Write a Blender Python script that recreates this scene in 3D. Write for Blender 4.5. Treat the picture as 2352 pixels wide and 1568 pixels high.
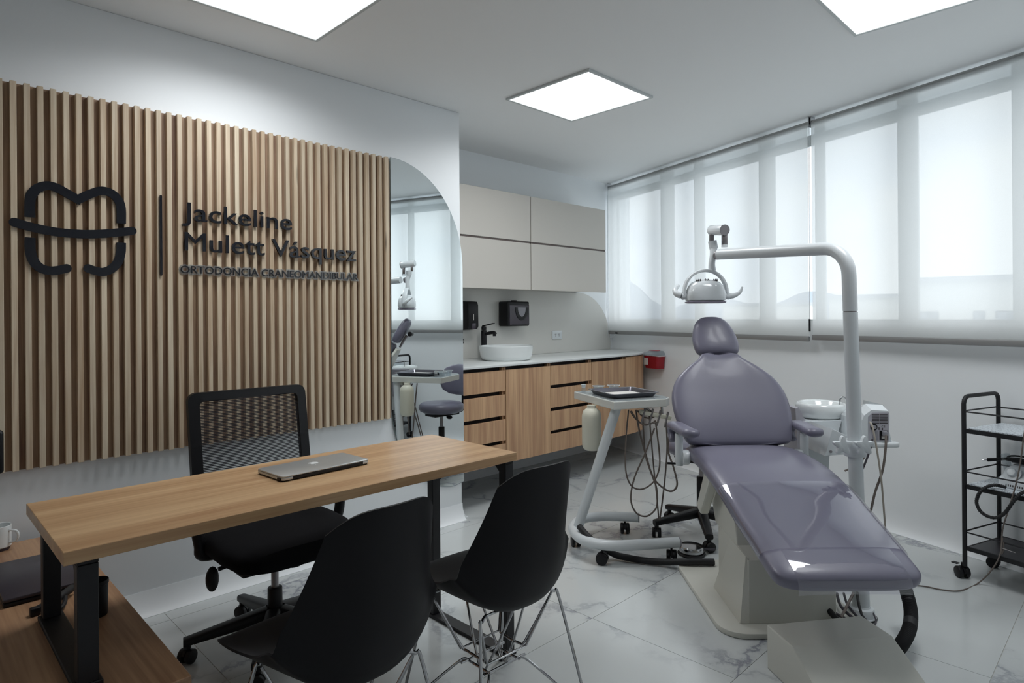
import bpy, bmesh, math, random
from mathutils import Vector, Matrix

random.seed(7)
for _o in list(bpy.data.objects):
    bpy.data.objects.remove(_o, do_unlink=True)
SC = bpy.context.scene
COL = SC.collection
R = math.radians
PI = math.pi

# ------------------------------------------------------------------ camera
F_PX, YAW, ROLL, CX, CY, CAM_H = 1446.0, R(-44.68), R(0.42), 1176.0, 726.5, 1.25
cam_d = bpy.data.cameras.new('camera')
cam_d.sensor_width = 36.0
cam_d.lens = F_PX / 2352 * 36.0
cam_d.shift_x = 0.0
cam_d.shift_y = (CY - 784.0) / 2352.0
cam_d.clip_start = 0.05
cam_d.clip_end = 500
cam = bpy.data.objects.new('camera', cam_d)
COL.objects.link(cam)
CAMROT = Matrix.Rotation(YAW, 3, 'Z') @ Matrix.Rotation(ROLL, 3, 'Y')      # columns: right, forward, up
cam.matrix_world = Matrix.Translation((0, 0, CAM_H)) @ (CAMROT @ Matrix.Rotation(PI / 2, 3, 'X')).to_4x4()
SC.camera = cam

# ------------------------------------------------------------------ world: bright hazy sky
world = bpy.data.worlds.new('sky')
SC.world = world
world.use_nodes = True
wn_ = world.node_tree
wn_.nodes.clear()
_tc = wn_.nodes.new('ShaderNodeTexCoord')
_no = wn_.nodes.new('ShaderNodeTexNoise'); _no.inputs['Scale'].default_value = 3.2; _no.inputs['Detail'].default_value = 6
_mp = wn_.nodes.new('ShaderNodeMapping'); _mp.inputs['Scale'].default_value = (1, 1, 2.4)
_rp = wn_.nodes.new('ShaderNodeValToRGB')
_rp.color_ramp.elements[0].position = 0.36; _rp.color_ramp.elements[0].color = (0.77, 0.83, 0.92, 1)
_rp.color_ramp.elements[1].position = 0.58; _rp.color_ramp.elements[1].color = (0.97, 0.985, 1.0, 1)
_bg = wn_.nodes.new('ShaderNodeBackground'); _bg.inputs['Strength'].default_value = 2.15
_wo = wn_.nodes.new('ShaderNodeOutputWorld')
wn_.links.new(_tc.outputs['Generated'], _mp.inputs['Vector'])
wn_.links.new(_mp.outputs['Vector'], _no.inputs['Vector'])
wn_.links.new(_no.outputs['Fac'], _rp.inputs['Fac'])
wn_.links.new(_rp.outputs['Color'], _bg.inputs['Color'])
wn_.links.new(_bg.outputs['Background'], _wo.inputs['Surface'])

PANEL_EMIT, LAMP_W, LAMP_SPREAD = 1.6, 8.2, R(154)
SC.view_settings.view_transform = 'Standard'
SC.view_settings.look = 'None'
SC.view_settings.gamma = 1.0
SC.view_settings.use_curve_mapping = False
SC.view_settings.exposure = 0.2

# ------------------------------------------------------------------ pixel helpers (photo 2352 x 1568)
CAMP = Vector((0, 0, CAM_H))
def ray(px, py): return CAMROT @ Vector(((px - CX) / F_PX, 1.0, -(py - CY) / F_PX))
def onz(px, py, z):
    d = ray(px, py); return CAMP + d * ((z - CAM_H) / d.z)
def ony(px, py, y):
    d = ray(px, py); return CAMP + d * (y / d.y)
def atd(px, py, dist): return CAMP + ray(px, py) * dist
_cy, _sy = math.cos(YAW), math.sin(YAW)
def CF(r, d, z): return Vector((r * _cy - d * _sy, r * _sy + d * _cy, z))   # right / forward of the viewpoint -> room
def onpl(px, py, p, n):
    d = ray(px, py); return CAMP + d * ((Vector(p) - CAMP).dot(n) / d.dot(n))

# ------------------------------------------------------------------ materials
def lin(c):
    return tuple(((v / 255) / 12.92 if v / 255 <= 0.04045 else ((v / 255 + 0.055) / 1.055) ** 2.4) for v in c) + (1.0,)
MATS = {}
def mat(name, rgb, rough=0.5, metal=0.0, spec=0.5, bump=0.0, bscale=200.0, coat=0.0, var=0.0, vscale=3.0):
    if name in MATS: return MATS[name]
    m = bpy.data.materials.new(name); m.use_nodes = True
    nt = m.node_tree; b = nt.nodes['Principled BSDF']
    b.inputs['Base Color'].default_value = lin(rgb)
    b.inputs['Roughness'].default_value = rough
    b.inputs['Metallic'].default_value = metal
    b.inputs['Specular IOR Level'].default_value = spec
    b.inputs['Coat Weight'].default_value = coat
    b.inputs['Coat Roughness'].default_value = 0.08
    tc = nt.nodes.new('ShaderNodeTexCoord')
    if var > 0:
        n = nt.nodes.new('ShaderNodeTexNoise'); n.inputs['Scale'].default_value = vscale; n.inputs['Detail'].default_value = 3
        mx = nt.nodes.new('ShaderNodeMix'); mx.data_type = 'RGBA'
        mx.inputs['A'].default_value = lin(tuple(max(0, v * (1 - var)) for v in rgb))
        mx.inputs['B'].default_value = lin(tuple(min(255, v * (1 + var)) for v in rgb))
        nt.links.new(tc.outputs['Object'], n.inputs['Vector'])
        nt.links.new(n.outputs['Fac'], mx.inputs['Factor'])
        nt.links.new(mx.outputs['Result'], b.inputs['Base Color'])
    if bump > 0:
        n = nt.nodes.new('ShaderNodeTexNoise'); n.inputs['Scale'].default_value = bscale; n.inputs['Detail'].default_value = 2
        bp = nt.nodes.new('ShaderNodeBump'); bp.inputs['Strength'].default_value = bump; bp.inputs['Distance'].default_value = 0.002
        nt.links.new(tc.outputs['Object'], n.inputs['Vector'])
        nt.links.new(n.outputs['Fac'], bp.inputs['Height'])
        nt.links.new(bp.outputs['Normal'], b.inputs['Normal'])
    MATS[name] = m
    return m

def wood(name, light, dark, axis='X', scale=1.0, rough=0.45, knots=0.0, rand=0.0, contrast=0.5):
    """long grain along the given axis of the object"""
    m = bpy.data.materials.new(name); m.use_nodes = True
    nt = m.node_tree; b = nt.nodes['Principled BSDF']; L = nt.links
    b.inputs['Roughness'].default_value = rough
    tc = nt.nodes.new('ShaderNodeTexCoord')
    mp = nt.nodes.new('ShaderNodeMapping')
    st = {'X': (0.9, 26, 26), 'Y': (26, 0.9, 26), 'Z': (26, 26, 0.9)}[axis]
    mp.inputs['Scale'].default_value = tuple(v * scale for v in st)
    oi = nt.nodes.new('ShaderNodeObjectInfo')
    cb = nt.nodes.new('ShaderNodeVectorMath'); cb.operation = 'SCALE'
    cb.inputs[0].default_value = (13.1, 7.7, 9.3)
    ad = nt.nodes.new('ShaderNodeVectorMath'); ad.operation = 'ADD'
    L.new(oi.outputs['Random'], cb.inputs['Scale'])
    L.new(tc.outputs['Object'], ad.inputs[0]); L.new(cb.outputs[0], ad.inputs[1])
    L.new(ad.outputs[0], mp.inputs['Vector'])
    n1 = nt.nodes.new('ShaderNodeTexNoise'); n1.inputs['Scale'].default_value = 1.0; n1.inputs['Detail'].default_value = 5; n1.inputs['Distortion'].default_value = 0.6
    L.new(mp.outputs[0], n1.inputs['Vector'])
    mp2 = nt.nodes.new('ShaderNodeMapping'); mp2.inputs['Scale'].default_value = tuple(v * scale * 6 for v in st)
    L.new(ad.outputs[0], mp2.inputs['Vector'])
    n2 = nt.nodes.new('ShaderNodeTexNoise'); n2.inputs['Scale'].default_value = 1.0; n2.inputs['Detail'].default_value = 2
    L.new(mp2.outputs[0], n2.inputs['Vector'])
    mx = nt.nodes.new('ShaderNodeMath'); mx.operation = 'MULTIPLY_ADD'; mx.inputs[1].default_value = 0.35
    L.new(n2.outputs['Fac'], mx.inputs[0]); 
    sc_ = nt.nodes.new('ShaderNodeMath'); sc_.operation = 'MULTIPLY'; sc_.inputs[1].default_value = 0.65
    L.new(n1.outputs['Fac'], sc_.inputs[0]); L.new(sc_.outputs[0], mx.inputs[2])
    rp = nt.nodes.new('ShaderNodeValToRGB')
    rp.color_ramp.elements[0].position = 0.5 - 0.5 * contrast * 0.6; rp.color_ramp.elements[0].color = lin(dark)
    rp.color_ramp.elements[1].position = 0.5 + 0.5 * contrast * 0.5; rp.color_ramp.elements[1].color = lin(light)
    L.new(mx.outputs[0], rp.inputs['Fac'])
    out = rp.outputs['Color']
    if knots > 0:
        vo = nt.nodes.new('ShaderNodeTexVoronoi'); vo.inputs['Scale'].default_value = 1.0; vo.inputs['Randomness'].default_value = 1
        mp3 = nt.nodes.new('ShaderNodeMapping')
        st3 = {'X': (1.6, 9, 9), 'Y': (9, 1.6, 9), 'Z': (9, 9, 1.6)}[axis]
        mp3.inputs['Scale'].default_value = st3
        L.new(ad.outputs[0], mp3.inputs['Vector']); L.new(mp3.outputs[0], vo.inputs['Vector'])
        kr = nt.nodes.new('ShaderNodeMapRange'); kr.inputs['From Min'].default_value = 0.02; kr.inputs['From Max'].default_value = 0.11
        kr.inputs['To Min'].default_value = knots; kr.inputs['To Max'].default_value = 0.0
        L.new(vo.outputs['Distance'], kr.inputs['Value'])
        km = nt.nodes.new('ShaderNodeMix'); km.data_type = 'RGBA'
        km.inputs['B'].default_value = lin(tuple(v * 0.35 for v in dark))
        L.new(kr.outputs[0], km.inputs['Factor']); L.new(out, km.inputs['A'])
        out = km.outputs['Result']
    if rand > 0:
        hs = nt.nodes.new('ShaderNodeHueSaturation')
        mr = nt.nodes.new('ShaderNodeMapRange'); mr.inputs['To Min'].default_value = 1 - rand; mr.inputs['To Max'].default_value = 1 + rand
        L.new(oi.outputs['Random'], mr.inputs['Value']); L.new(mr.outputs[0], hs.inputs['Value'])
        L.new(out, hs.inputs['Color']); out = hs.outputs['Color']
    L.new(out, b.inputs['Base Color'])
    bp = nt.nodes.new('ShaderNodeBump'); bp.inputs['Strength'].default_value = 0.12; bp.inputs['Distance'].default_value = 0.001
    L.new(n2.outputs['Fac'], bp.inputs['Height']); L.new(bp.outputs['Normal'], b.inputs['Normal'])
    MATS[name] = m
    return m

def emit(name, rgb, s):
    m = bpy.data.materials.new(name); m.use_nodes = True; nt = m.node_tree; nt.nodes.clear()
    e = nt.nodes.new('ShaderNodeEmission'); e.inputs['Color'].default_value = lin(rgb); e.inputs['Strength'].default_value = s
    o = nt.nodes.new('ShaderNodeOutputMaterial'); nt.links.new(e.outputs[0], o.inputs[0]); MATS[name] = m
    return m

def clear_mat(name, tint=(255, 255, 255), rough=0.05, base=0.05, ior=1.45, bump=0.0, bscale=12.0, haze=0.0):
    """thin clear sheet: see-through with fresnel gloss"""
    m = bpy.data.materials.new(name); m.use_nodes = True; nt = m.node_tree; nt.nodes.clear(); L = nt.links
    t = nt.nodes.new('ShaderNodeBsdfTransparent'); t.inputs['Color'].default_value = lin(tint)
    g = nt.nodes.new('ShaderNodeBsdfGlossy'); g.inputs['Roughness'].default_value = rough
    f = nt.nodes.new('ShaderNodeFresnel'); f.inputs['IOR'].default_value = ior
    gm = nt.nodes.new('ShaderNodeNewGeometry'); im = nt.nodes.new('ShaderNodeMapRange')
    im.inputs['To Min'].default_value = ior; im.inputs['To Max'].default_value = 1 / ior
    L.new(gm.outputs['Backfacing'], im.inputs['Value']); L.new(im.outputs[0], f.inputs['IOR'])
    a = nt.nodes.new('ShaderNodeMath'); a.operation = 'ADD'; a.inputs[1].default_value = base; a.use_clamp = True
    mx = nt.nodes.new('ShaderNodeMixShader'); o = nt.nodes.new('ShaderNodeOutputMaterial')
    L.new(f.outputs[0], a.inputs[0]); L.new(a.outputs[0], mx.inputs['Fac'])
    L.new(t.outputs[0], mx.inputs[1]); L.new(g.outputs[0], mx.inputs[2])
    last = mx
    if haze > 0:
        df = nt.nodes.new('ShaderNodeBsdfDiffuse'); df.inputs['Color'].default_value = lin((235, 238, 240))
        m2 = nt.nodes.new('ShaderNodeMixShader'); m2.inputs['Fac'].default_value = haze
        L.new(mx.outputs[0], m2.inputs[1]); L.new(df.outputs[0], m2.inputs[2]); last = m2
    L.new(last.outputs[0], o.inputs[0])
    if bump > 0:
        tc = nt.nodes.new('ShaderNodeTexCoord')
        n = nt.nodes.new('ShaderNodeTexNoise'); n.inputs['Scale'].default_value = bscale; n.inputs['Detail'].default_value = 3
        bp = nt.nodes.new('ShaderNodeBump'); bp.inputs['Strength'].default_value = bump; bp.inputs['Distance'].default_value = 0.01
        L.new(tc.outputs['Object'], n.inputs['Vector']); L.new(n.outputs['Fac'], bp.inputs['Height'])
        L.new(bp.outputs['Normal'], g.inputs['Normal']); L.new(bp.outputs['Normal'], f.inputs['Normal'])
    MATS[name] = m
    return m

def marble(name, base, vein, rough=0.16):
    m = bpy.data.materials.new(name); m.use_nodes = True; nt = m.node_tree; b = nt.nodes['Principled BSDF']; L = nt.links
    b.inputs['Roughness'].default_value = rough
    tc = nt.nodes.new('ShaderNodeTexCoord')
    oi = nt.nodes.new('ShaderNodeObjectInfo')
    cb = nt.nodes.new('ShaderNodeVectorMath'); cb.operation = 'SCALE'; cb.inputs[0].default_value = (31.0, 17.0, 5.0)
    ad = nt.nodes.new('ShaderNodeVectorMath'); ad.operation = 'ADD'
    L.new(oi.outputs['Random'], cb.inputs['Scale']); L.new(tc.outputs['Object'], ad.inputs[0]); L.new(cb.outputs[0], ad.inputs[1])
    wr = nt.nodes.new('ShaderNodeTexNoise'); wr.inputs['Scale'].default_value = 2.2; wr.inputs['Detail'].default_value = 7; wr.inputs['Roughness'].default_value = 0.62
    L.new(ad.outputs[0], wr.inputs['Vector'])
    sb = nt.nodes.new('ShaderNodeVectorMath'); sb.operation = 'MULTIPLY_ADD'; sb.inputs[1].default_value = (0.9, 0.9, 0.9)
    L.new(wr.outputs['Color'], sb.inputs[0]); L.new(ad.outputs[0], sb.inputs[2])
    vo = nt.nodes.new('ShaderNodeTexVoronoi'); vo.feature = 'DISTANCE_TO_EDGE'; vo.inputs['Scale'].default_value = 1.35
    L.new(sb.outputs[0], vo.inputs['Vector'])
    r1 = nt.nodes.new('ShaderNodeValToRGB')
    r1.color_ramp.elements[0].position = 0.0; r1.color_ramp.elements[0].color = (1, 1, 1, 1)
    r1.color_ramp.elements[1].position = 0.085; r1.color_ramp.elements[1].color = (0, 0, 0, 1)
    e = r1.color_ramp.elements.new(0.012); e.color = (0.75, 0.75, 0.75, 1)
    e = r1.color_ramp.elements.new(0.03); e.color = (0.22, 0.22, 0.22, 1)
    L.new(vo.outputs['Distance'], r1.inputs['Fac'])
    ms = nt.nodes.new('ShaderNodeTexNoise'); ms.inputs['Scale'].default_value = 1.7; ms.inputs['Detail'].default_value = 2
    L.new(ad.outputs[0], ms.inputs['Vector'])
    mr = nt.nodes.new('ShaderNodeMapRange'); mr.inputs['From Min'].default_value = 0.42; mr.inputs['From Max'].default_value = 0.66
    L.new(ms.outputs['Fac'], mr.inputs['Value'])
    mu = nt.nodes.new('ShaderNodeMath'); mu.operation = 'MULTIPLY'
    L.new(r1.outputs['Color'], mu.inputs[0]); L.new(mr.outputs[0], mu.inputs[1])
    mx = nt.nodes.new('ShaderNodeMix'); mx.data_type = 'RGBA'
    mx.inputs['A'].default_value = lin(base); mx.inputs['B'].default_value = lin(vein)
    L.new(mu.outputs[0], mx.inputs['Factor']); L.new(mx.outputs['Result'], b.inputs['Base Color'])
    MATS[name] = m
    return m

def blind_mat(name, see=0.14):
    m = bpy.data.materials.new(name); m.use_nodes = True; nt = m.node_tree; nt.nodes.clear(); L = nt.links
    tc = nt.nodes.new('ShaderNodeTexCoord')
    wv = nt.nodes.new('ShaderNodeTexNoise'); wv.inputs['Scale'].default_value = 320.0; wv.inputs['Detail'].default_value = 1
    L.new(tc.outputs['Object'], wv.inputs['Vector'])
    mr = nt.nodes.new('ShaderNodeMapRange'); mr.inputs['To Min'].default_value = see - 0.03; mr.inputs['To Max'].default_value = see + 0.03
    L.new(wv.outputs['Fac'], mr.inputs['Value'])
    t = nt.nodes.new('ShaderNodeBsdfTransparent')
    d = nt.nodes.new('ShaderNodeBsdfDiffuse'); d.inputs['Color'].default_value = lin((232, 234, 232))
    tl = nt.nodes.new('ShaderNodeBsdfTranslucent'); tl.inputs['Color'].default_value = lin((228, 229, 228))
    m1 = nt.nodes.new('ShaderNodeMixShader'); m1.inputs['Fac'].default_value = 0.74
    L.new(d.outputs[0], m1.inputs[1]); L.new(tl.outputs[0], m1.inputs[2])
    m2 = nt.nodes.new('ShaderNodeMixShader'); L.new(mr.outputs[0], m2.inputs['Fac'])
    L.new(m1.outputs[0], m2.inputs[1]); L.new(t.outputs[0], m2.inputs[2])
    o = nt.nodes.new('ShaderNodeOutputMaterial'); L.new(m2.outputs[0], o.inputs[0]); MATS[name] = m
    return m

def terrazzo(name):
    m = bpy.data.materials.new(name); m.use_nodes = True; nt = m.node_tree; b = nt.nodes['Principled BSDF']; L = nt.links
    tc = nt.nodes.new('ShaderNodeTexCoord')
    vo = nt.nodes.new('ShaderNodeTexVoronoi'); vo.inputs['Scale'].default_value = 240
    L.new(tc.outputs['Object'], vo.inputs['Vector'])
    rp = nt.nodes.new('ShaderNodeValToRGB'); rp.color_ramp.interpolation = 'CONSTANT'
    rp.color_ramp.elements[0].color = lin((140, 143, 154)); rp.color_ramp.elements[1].position = 0.16; rp.color_ramp.elements[1].color = lin((214, 222, 228))
    e = rp.color_ramp.elements.new(0.12); e.color = lin((165, 172, 182))
    sp = nt.nodes.new('ShaderNodeSeparateColor')
    L.new(vo.outputs['Color'], sp.inputs[0]); L.new(sp.outputs[0], rp.inputs['Fac'])
    L.new(rp.outputs['Color'], b.inputs['Base Color']); b.inputs['Roughness'].default_value = 0.35
    MATS[name] = m
    return m

wall_m = mat('wall_paint', (240, 243, 245), 0.55, bump=0.05, bscale=60, var=0.008, vscale=1.5)
ceil_m = mat('ceiling_paint', (246, 247, 247), 0.7)
white_m = mat('white_plastic', (216, 221, 224), 0.28)
whitegloss_m = mat('white_gloss_enamel', (222, 227, 230), 0.15, coat=0.4)
cream_m = mat('cream_enamel', (206, 205, 196), 0.35, var=0.02)
cream2_m = mat('cream_plastic', (214, 212, 196), 0.4)
lilac_m = mat('grey_lilac_vinyl', (116, 114, 131), 0.36, bump=0.05, bscale=260, coat=0.1)
lilac2_m = mat('dark_lilac_piping', (78, 74, 90), 0.4)
black_m = mat('black_plastic', (14, 14, 18), 0.45, spec=0.35)
blacks_m = mat('black_shell_plastic', (14, 13, 17), 0.55, spec=0.3, bump=0.03, bscale=400)
blackfab_m = mat('black_fabric', (8, 8, 12), 0.9, spec=0.2, bump=0.2, bscale=500)
blackmet_m = mat('black_powder_steel', (13, 13, 18), 0.5, bump=0.05, bscale=500)
gloss_m = mat('black_gloss_acrylic', (16, 17, 26), 0.06, coat=0.3)
rubber_m = mat('black_rubber', (20, 20, 23), 0.6)
chrome_m = mat('chrome', (190, 190, 192), 0.12, metal=1.0)
steel_m = mat('brushed_steel', (150, 146, 148), 0.3, metal=1.0)
alu_m = mat('laptop_aluminium', (196, 200, 202), 0.35, metal=0.75)
hose_m = mat('taupe_rubber_hose', (112, 102, 96), 0.5)
hosed_m = mat('dark_grey_hose', (62, 58, 66), 0.5)
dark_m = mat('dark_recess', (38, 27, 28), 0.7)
beige_m = mat('taupe_laminate', (208, 203, 195), 0.45)
splash_m = mat('pale_laminate_splash', (214, 213, 208), 0.4)
quartz_m = mat('white_quartz', (226, 229, 228), 0.2, var=0.01, vscale=6)
ceram_m = mat('white_ceramic', (232, 236, 236), 0.1, coat=0.5)
red_m = mat('red_translucent_plastic', (150, 18, 34), 0.25)
pink_m = mat('pink_flap', (214, 110, 120), 0.35)
paper_m = mat('label_paper', (214, 210, 206), 0.6)
grey_m = mat('grey_plastic', (150, 149, 156), 0.4)
greyp_m = mat('rear_panel_grey', (176, 174, 182), 0.45)
alugrey_m = mat('grey_aluminium_rail', (150, 150, 150), 0.4, metal=0.4)
frame_m = mat('white_window_frame', (205, 210, 210), 0.45)
grout_m = mat('tile_grout', (176, 176, 168), 0.8)
smoked_m = mat('smoked_plastic', (62, 56, 66), 0.12)
darkgrey_m = mat('dark_grey_lid', (58, 54, 62), 0.35)
marble_m = marble('white_marble_tile', (204, 208, 208), (140, 143, 152))
terr_m = terrazzo('terrazzo_shelf')
slat_m = wood('slat_oak', (220, 206, 182), (180, 154, 126), 'Z', 0.8, 0.5, knots=0.75, rand=0.10, contrast=0.55)
slatback_m = wood('slat_backing_shaded_oak', (176, 150, 124), (120, 92, 74), 'Z', 0.8, 0.6, contrast=0.5)  # same oak made darker: shade between the slats put into the colour
desk_m = wood('desk_oak', (210, 174, 132), (172, 130, 92), 'X', 0.55, 0.30, contrast=0.55)
cred_m = wood('credenza_oak', (184, 146, 112), (140, 102, 76), 'Y', 0.7, 0.4, contrast=0.5)
cab_m = wood('cabinet_oak', (208, 170, 132), (168, 128, 98), 'Z', 0.6, 0.45, rand=0.05, contrast=0.5)
fabric_m = blind_mat('screen_fabric')
glass_m = clear_mat('window_glass', (250, 252, 252), 0.0, 0.0, 1.45)
film_m = clear_mat('clear_film', (238, 236, 244), 0.045, 0.10, 1.6, bump=0.12, bscale=5, haze=0.03)
clearpl_m = clear_mat('clear_plastic', (238, 242, 244), 0.08, 0.02, 1.4, haze=0.10)
acry_m = clear_mat('clear_acrylic', (235, 238, 240), 0.05, 0.03, 1.45, haze=0.07)
panel_m = emit('led_panel', (250, 253, 255), PANEL_EMIT)
mirror_m = mat('mirror_glass', (236, 242, 243), 0.0, metal=1.0)

# ------------------------------------------------------------------ object helpers
ROOT_M = {}
def tag(o, label=None, cat=None, group=None, kind=None):
    if label: o['label'] = label
    if cat: o['category'] = cat
    if group: o['group'] = group
    if kind: o['kind'] = kind
    return o
def thing(name, label, cat, loc=(0, 0, 0), rz=0.0, group=None):
    o = bpy.data.objects.new(name, None); COL.objects.link(o)
    o.empty_display_size = 0.1
    o.location = loc; o.rotation_euler = (0, 0, rz)
    ROOT_M[o.name] = Matrix.Translation(loc) @ Matrix.Rotation(rz, 4, 'Z')
    return tag(o, label, cat, group)
def rootm(o):
    while o is not None:
        if o.name in ROOT_M: return ROOT_M[o.name]
        o = o.parent
    return Matrix.Identity(4)
def link(name, me, m, parent=None):
    o = bpy.data.objects.new(name, me); COL.objects.link(o)
    if m is not None and len(me.materials) == 0: me.materials.append(m)
    if parent is not None: o.parent = parent
    return o
def copy_tree(o, parent=None):
    c = o.copy(); COL.objects.link(c); c.parent = parent
    for ch in list(o.children): copy_tree(ch, c)
    return c

class B:
    """collects shapes; out() links them as ONE mesh object. world=True: coordinates are room coordinates"""
    def __init__(s): s.bm = bmesh.new()
    def _merge(s, t, M=None):
        if M is not None: bmesh.ops.transform(t, matrix=M, verts=t.verts)
        me = bpy.data.meshes.new('t'); t.to_mesh(me); t.free(); s.bm.from_mesh(me); bpy.data.meshes.remove(me)
    def box(s, a, b, bev=0.0, seg=2, M=None):
        t = bmesh.new(); bmesh.ops.create_cube(t, size=1)
        a = Vector(a); b = Vector(b)
        bmesh.ops.scale(t, vec=(abs(b.x - a.x), abs(b.y - a.y), abs(b.z - a.z)), verts=t.verts)
        bmesh.ops.translate(t, vec=(a + b) / 2, verts=t.verts)
        if bev > 0: bmesh.ops.bevel(t, geom=t.edges[:], offset=bev, segments=seg, affect='EDGES', profile=0.5)
        s._merge(t, M); return s
    def cyl(s, p, q, r, r2=None, n=20, bev=0.0):
        p = Vector(p); q = Vector(q); d = q - p; L = d.length
        t = bmesh.new(); bmesh.ops.create_cone(t, cap_ends=True, segments=n, radius1=r, radius2=r if r2 is None else r2, depth=L)
        if bev > 0:
            es = [e for e in t.edges if abs(e.verts[0].co.z - e.verts[1].co.z) < 1e-6]
            bmesh.ops.bevel(t, geom=es, offset=bev, segments=2, affect='EDGES', profile=0.5)
        M = Matrix.Translation((p + q) / 2) @ d.to_track_quat('Z', 'Y').to_matrix().to_4x4()
        s._merge(t, M); return s
    def sphere(s, c, r, sc=(1, 1, 1), n=16, M=None):
        t = bmesh.new(); bmesh.ops.create_uvsphere(t, u_segments=n, v_segments=max(6, n // 2), radius=r)
        bmesh.ops.scale(t, vec=sc, verts=t.verts); bmesh.ops.translate(t, vec=c, verts=t.verts); s._merge(t, M); return s
    def tube(s, pts, r, n=10, closed=False, caps=True, sub=0):
        pts = [Vector(p) for p in pts]
        if sub: pts = smooth_path(pts, sub, closed)
        N = len(pts); rings = []; prev = None
        for i, p in enumerate(pts):
            a = pts[(i - 1) % N] if (closed or i > 0) else p
            c = pts[(i + 1) % N] if (closed or i < N - 1) else p
            tg = (c - a).normalized()
            if prev is None:
                up = Vector((0, 0, 1)) if abs(tg.z) < 0.9 else Vector((1, 0, 0))
                x = tg.cross(up).normalized()
            else:
                x = (prev - tg * prev.dot(tg)).normalized()
            prev = x; y = tg.cross(x)
            rr = r(i / (N - 1)) if callable(r) else r
            rings.append([s.bm.verts.new(p + (x * math.cos(2 * PI * k / n) + y * math.sin(2 * PI * k / n)) * rr) for k in range(n)])
        for i in range(N if closed else N - 1):
            A, C = rings[i], rings[(i + 1) % N]
            for k in range(n): s.bm.faces.new((A[k], A[(k + 1) % n], C[(k + 1) % n], C[k]))
        if caps and not closed:
            s.bm.faces.new(rings[0][::-1]); s.bm.faces.new(rings[-1])
        return s
    def lathe(s, prof, c=(0, 0, 0), n=32, M=None):
        t = bmesh.new(); rings = []
        for (r, z) in prof:
            if r < 1e-6: rings.append([t.verts.new((0, 0, z))])
            else: rings.append([t.verts.new((r * math.cos(2 * PI * k / n), r * math.sin(2 * PI * k / n), z)) for k in range(n)])
        for A, C in zip(rings, rings[1:]):
            for k in range(n):
                k2 = (k + 1) % n
                if len(A) == 1 and len(C) == 1: continue
                if len(A) == 1: t.faces.new((A[0], C[k2], C[k]))
                elif len(C) == 1: t.faces.new((A[k], A[k2], C[0]))
                else: t.faces.new((A[k], A[k2], C[k2], C[k]))
        bmesh.ops.recalc_face_normals(t, faces=t.faces)
        s._merge(t, Matrix.Translation(c) @ (M or Matrix.Identity(4))); return s
    def prism(s, poly, h, M=None, bev=0.0):
        """polygon in local XY, extruded 0..h along local Z, placed by M"""
        t = bmesh.new(); a = [t.verts.new((p[0], p[1], 0)) for p in poly]; f = t.faces.new(a)
        r = bmesh.ops.extrude_face_region(t, geom=[f])
        bmesh.ops.translate(t, vec=(0, 0, h), verts=[v for v in r['geom'] if isinstance(v, bmesh.types.BMVert)])
        bmesh.ops.recalc_face_normals(t, faces=t.faces)
        if bev > 0:
            es = [e for e in t.edges if abs(e.verts[0].co.z - e.verts[1].co.z) < 1e-6]
            bmesh.ops.bevel(t, geom=es, offset=bev, segments=2, affect='EDGES', profile=0.5)
        s._merge(t, M); return s
    def loft(s, rings, caps=True, closed=True):
        V = [[s.bm.verts.new(p) for p in r] for r in rings]
        n = len(V[0])
        for A, C in zip(V, V[1:]):
            for k in range(n if closed else n - 1): s.bm.faces.new((A[k], A[(k + 1) % n], C[(k + 1) % n], C[k]))
        if caps and closed: s.bm.faces.new(V[0][::-1]); s.bm.faces.new(V[-1])
        return s
    def poly(s, pts): s.bm.faces.new([s.bm.verts.new(p) for p in pts]); return s
    def mesh(s, name, world_parent=None, smooth=40, fix=True):
        if fix: bmesh.ops.recalc_face_normals(s.bm, faces=s.bm.faces)
        me = bpy.data.meshes.new(name)
        if world_parent is not None: bmesh.ops.transform(s.bm, matrix=rootm(world_parent).inverted(), verts=s.bm.verts)
        s.bm.to_mesh(me); s.bm.free()
        if smooth:
            for p in me.polygons: p.use_smooth = True
            me.set_sharp_from_angle(angle=R(smooth))
        return me
    def out(s, name, m, parent=None, world=False, smooth=40, fix=True):
        return link(name, s.mesh(name, parent if world else None, smooth, fix), m, parent)

def smooth_path(pts, sub, closed=False):
    out = []; N = len(pts)
    for i in range(N if closed else N - 1):
        p0 = pts[(i - 1) % N] if (closed or i > 0) else pts[0]
        p1 = pts[i]; p2 = pts[(i + 1) % N]
        p3 = pts[(i + 2) % N] if (closed or i < N - 2) else pts[-1]
        for k in range(sub):
            t = k / sub
            out.append(0.5 * ((2 * p1) + (p2 - p0) * t + (2 * p0 - 5 * p1 + 4 * p2 - p3) * t * t + (3 * p1 - p0 - 3 * p2 + p3) * t ** 3))
    if not closed: out.append(pts[-1])
    return out
def interp(tab, t):
    """smooth interpolation of rows (t, a, b, ...)"""
    if t <= tab[0][0]: return tab[0][1:]
    for i in range(len(tab) - 1):
        if t <= tab[i + 1][0]:
            a, b = tab[i], tab[i + 1]
            p = tab[i - 1] if i > 0 else a; q = tab[i + 2] if i + 2 < len(tab) else b
            u = (t - a[0]) / (b[0] - a[0]); h = b[0] - a[0]; res = []
            for k in range(1, len(a)):
                ma = (b[k] - p[k]) / (b[0] - p[0]) * h; mb = (q[k] - a[k]) / (q[0] - a[0]) * h
                res.append((2 * u ** 3 - 3 * u * u + 1) * a[k] + (u ** 3 - 2 * u * u + u) * ma + (-2 * u ** 3 + 3 * u * u) * b[k] + (u ** 3 - u * u) * mb)
            return tuple(res)
    return tab[-1][1:]
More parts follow.
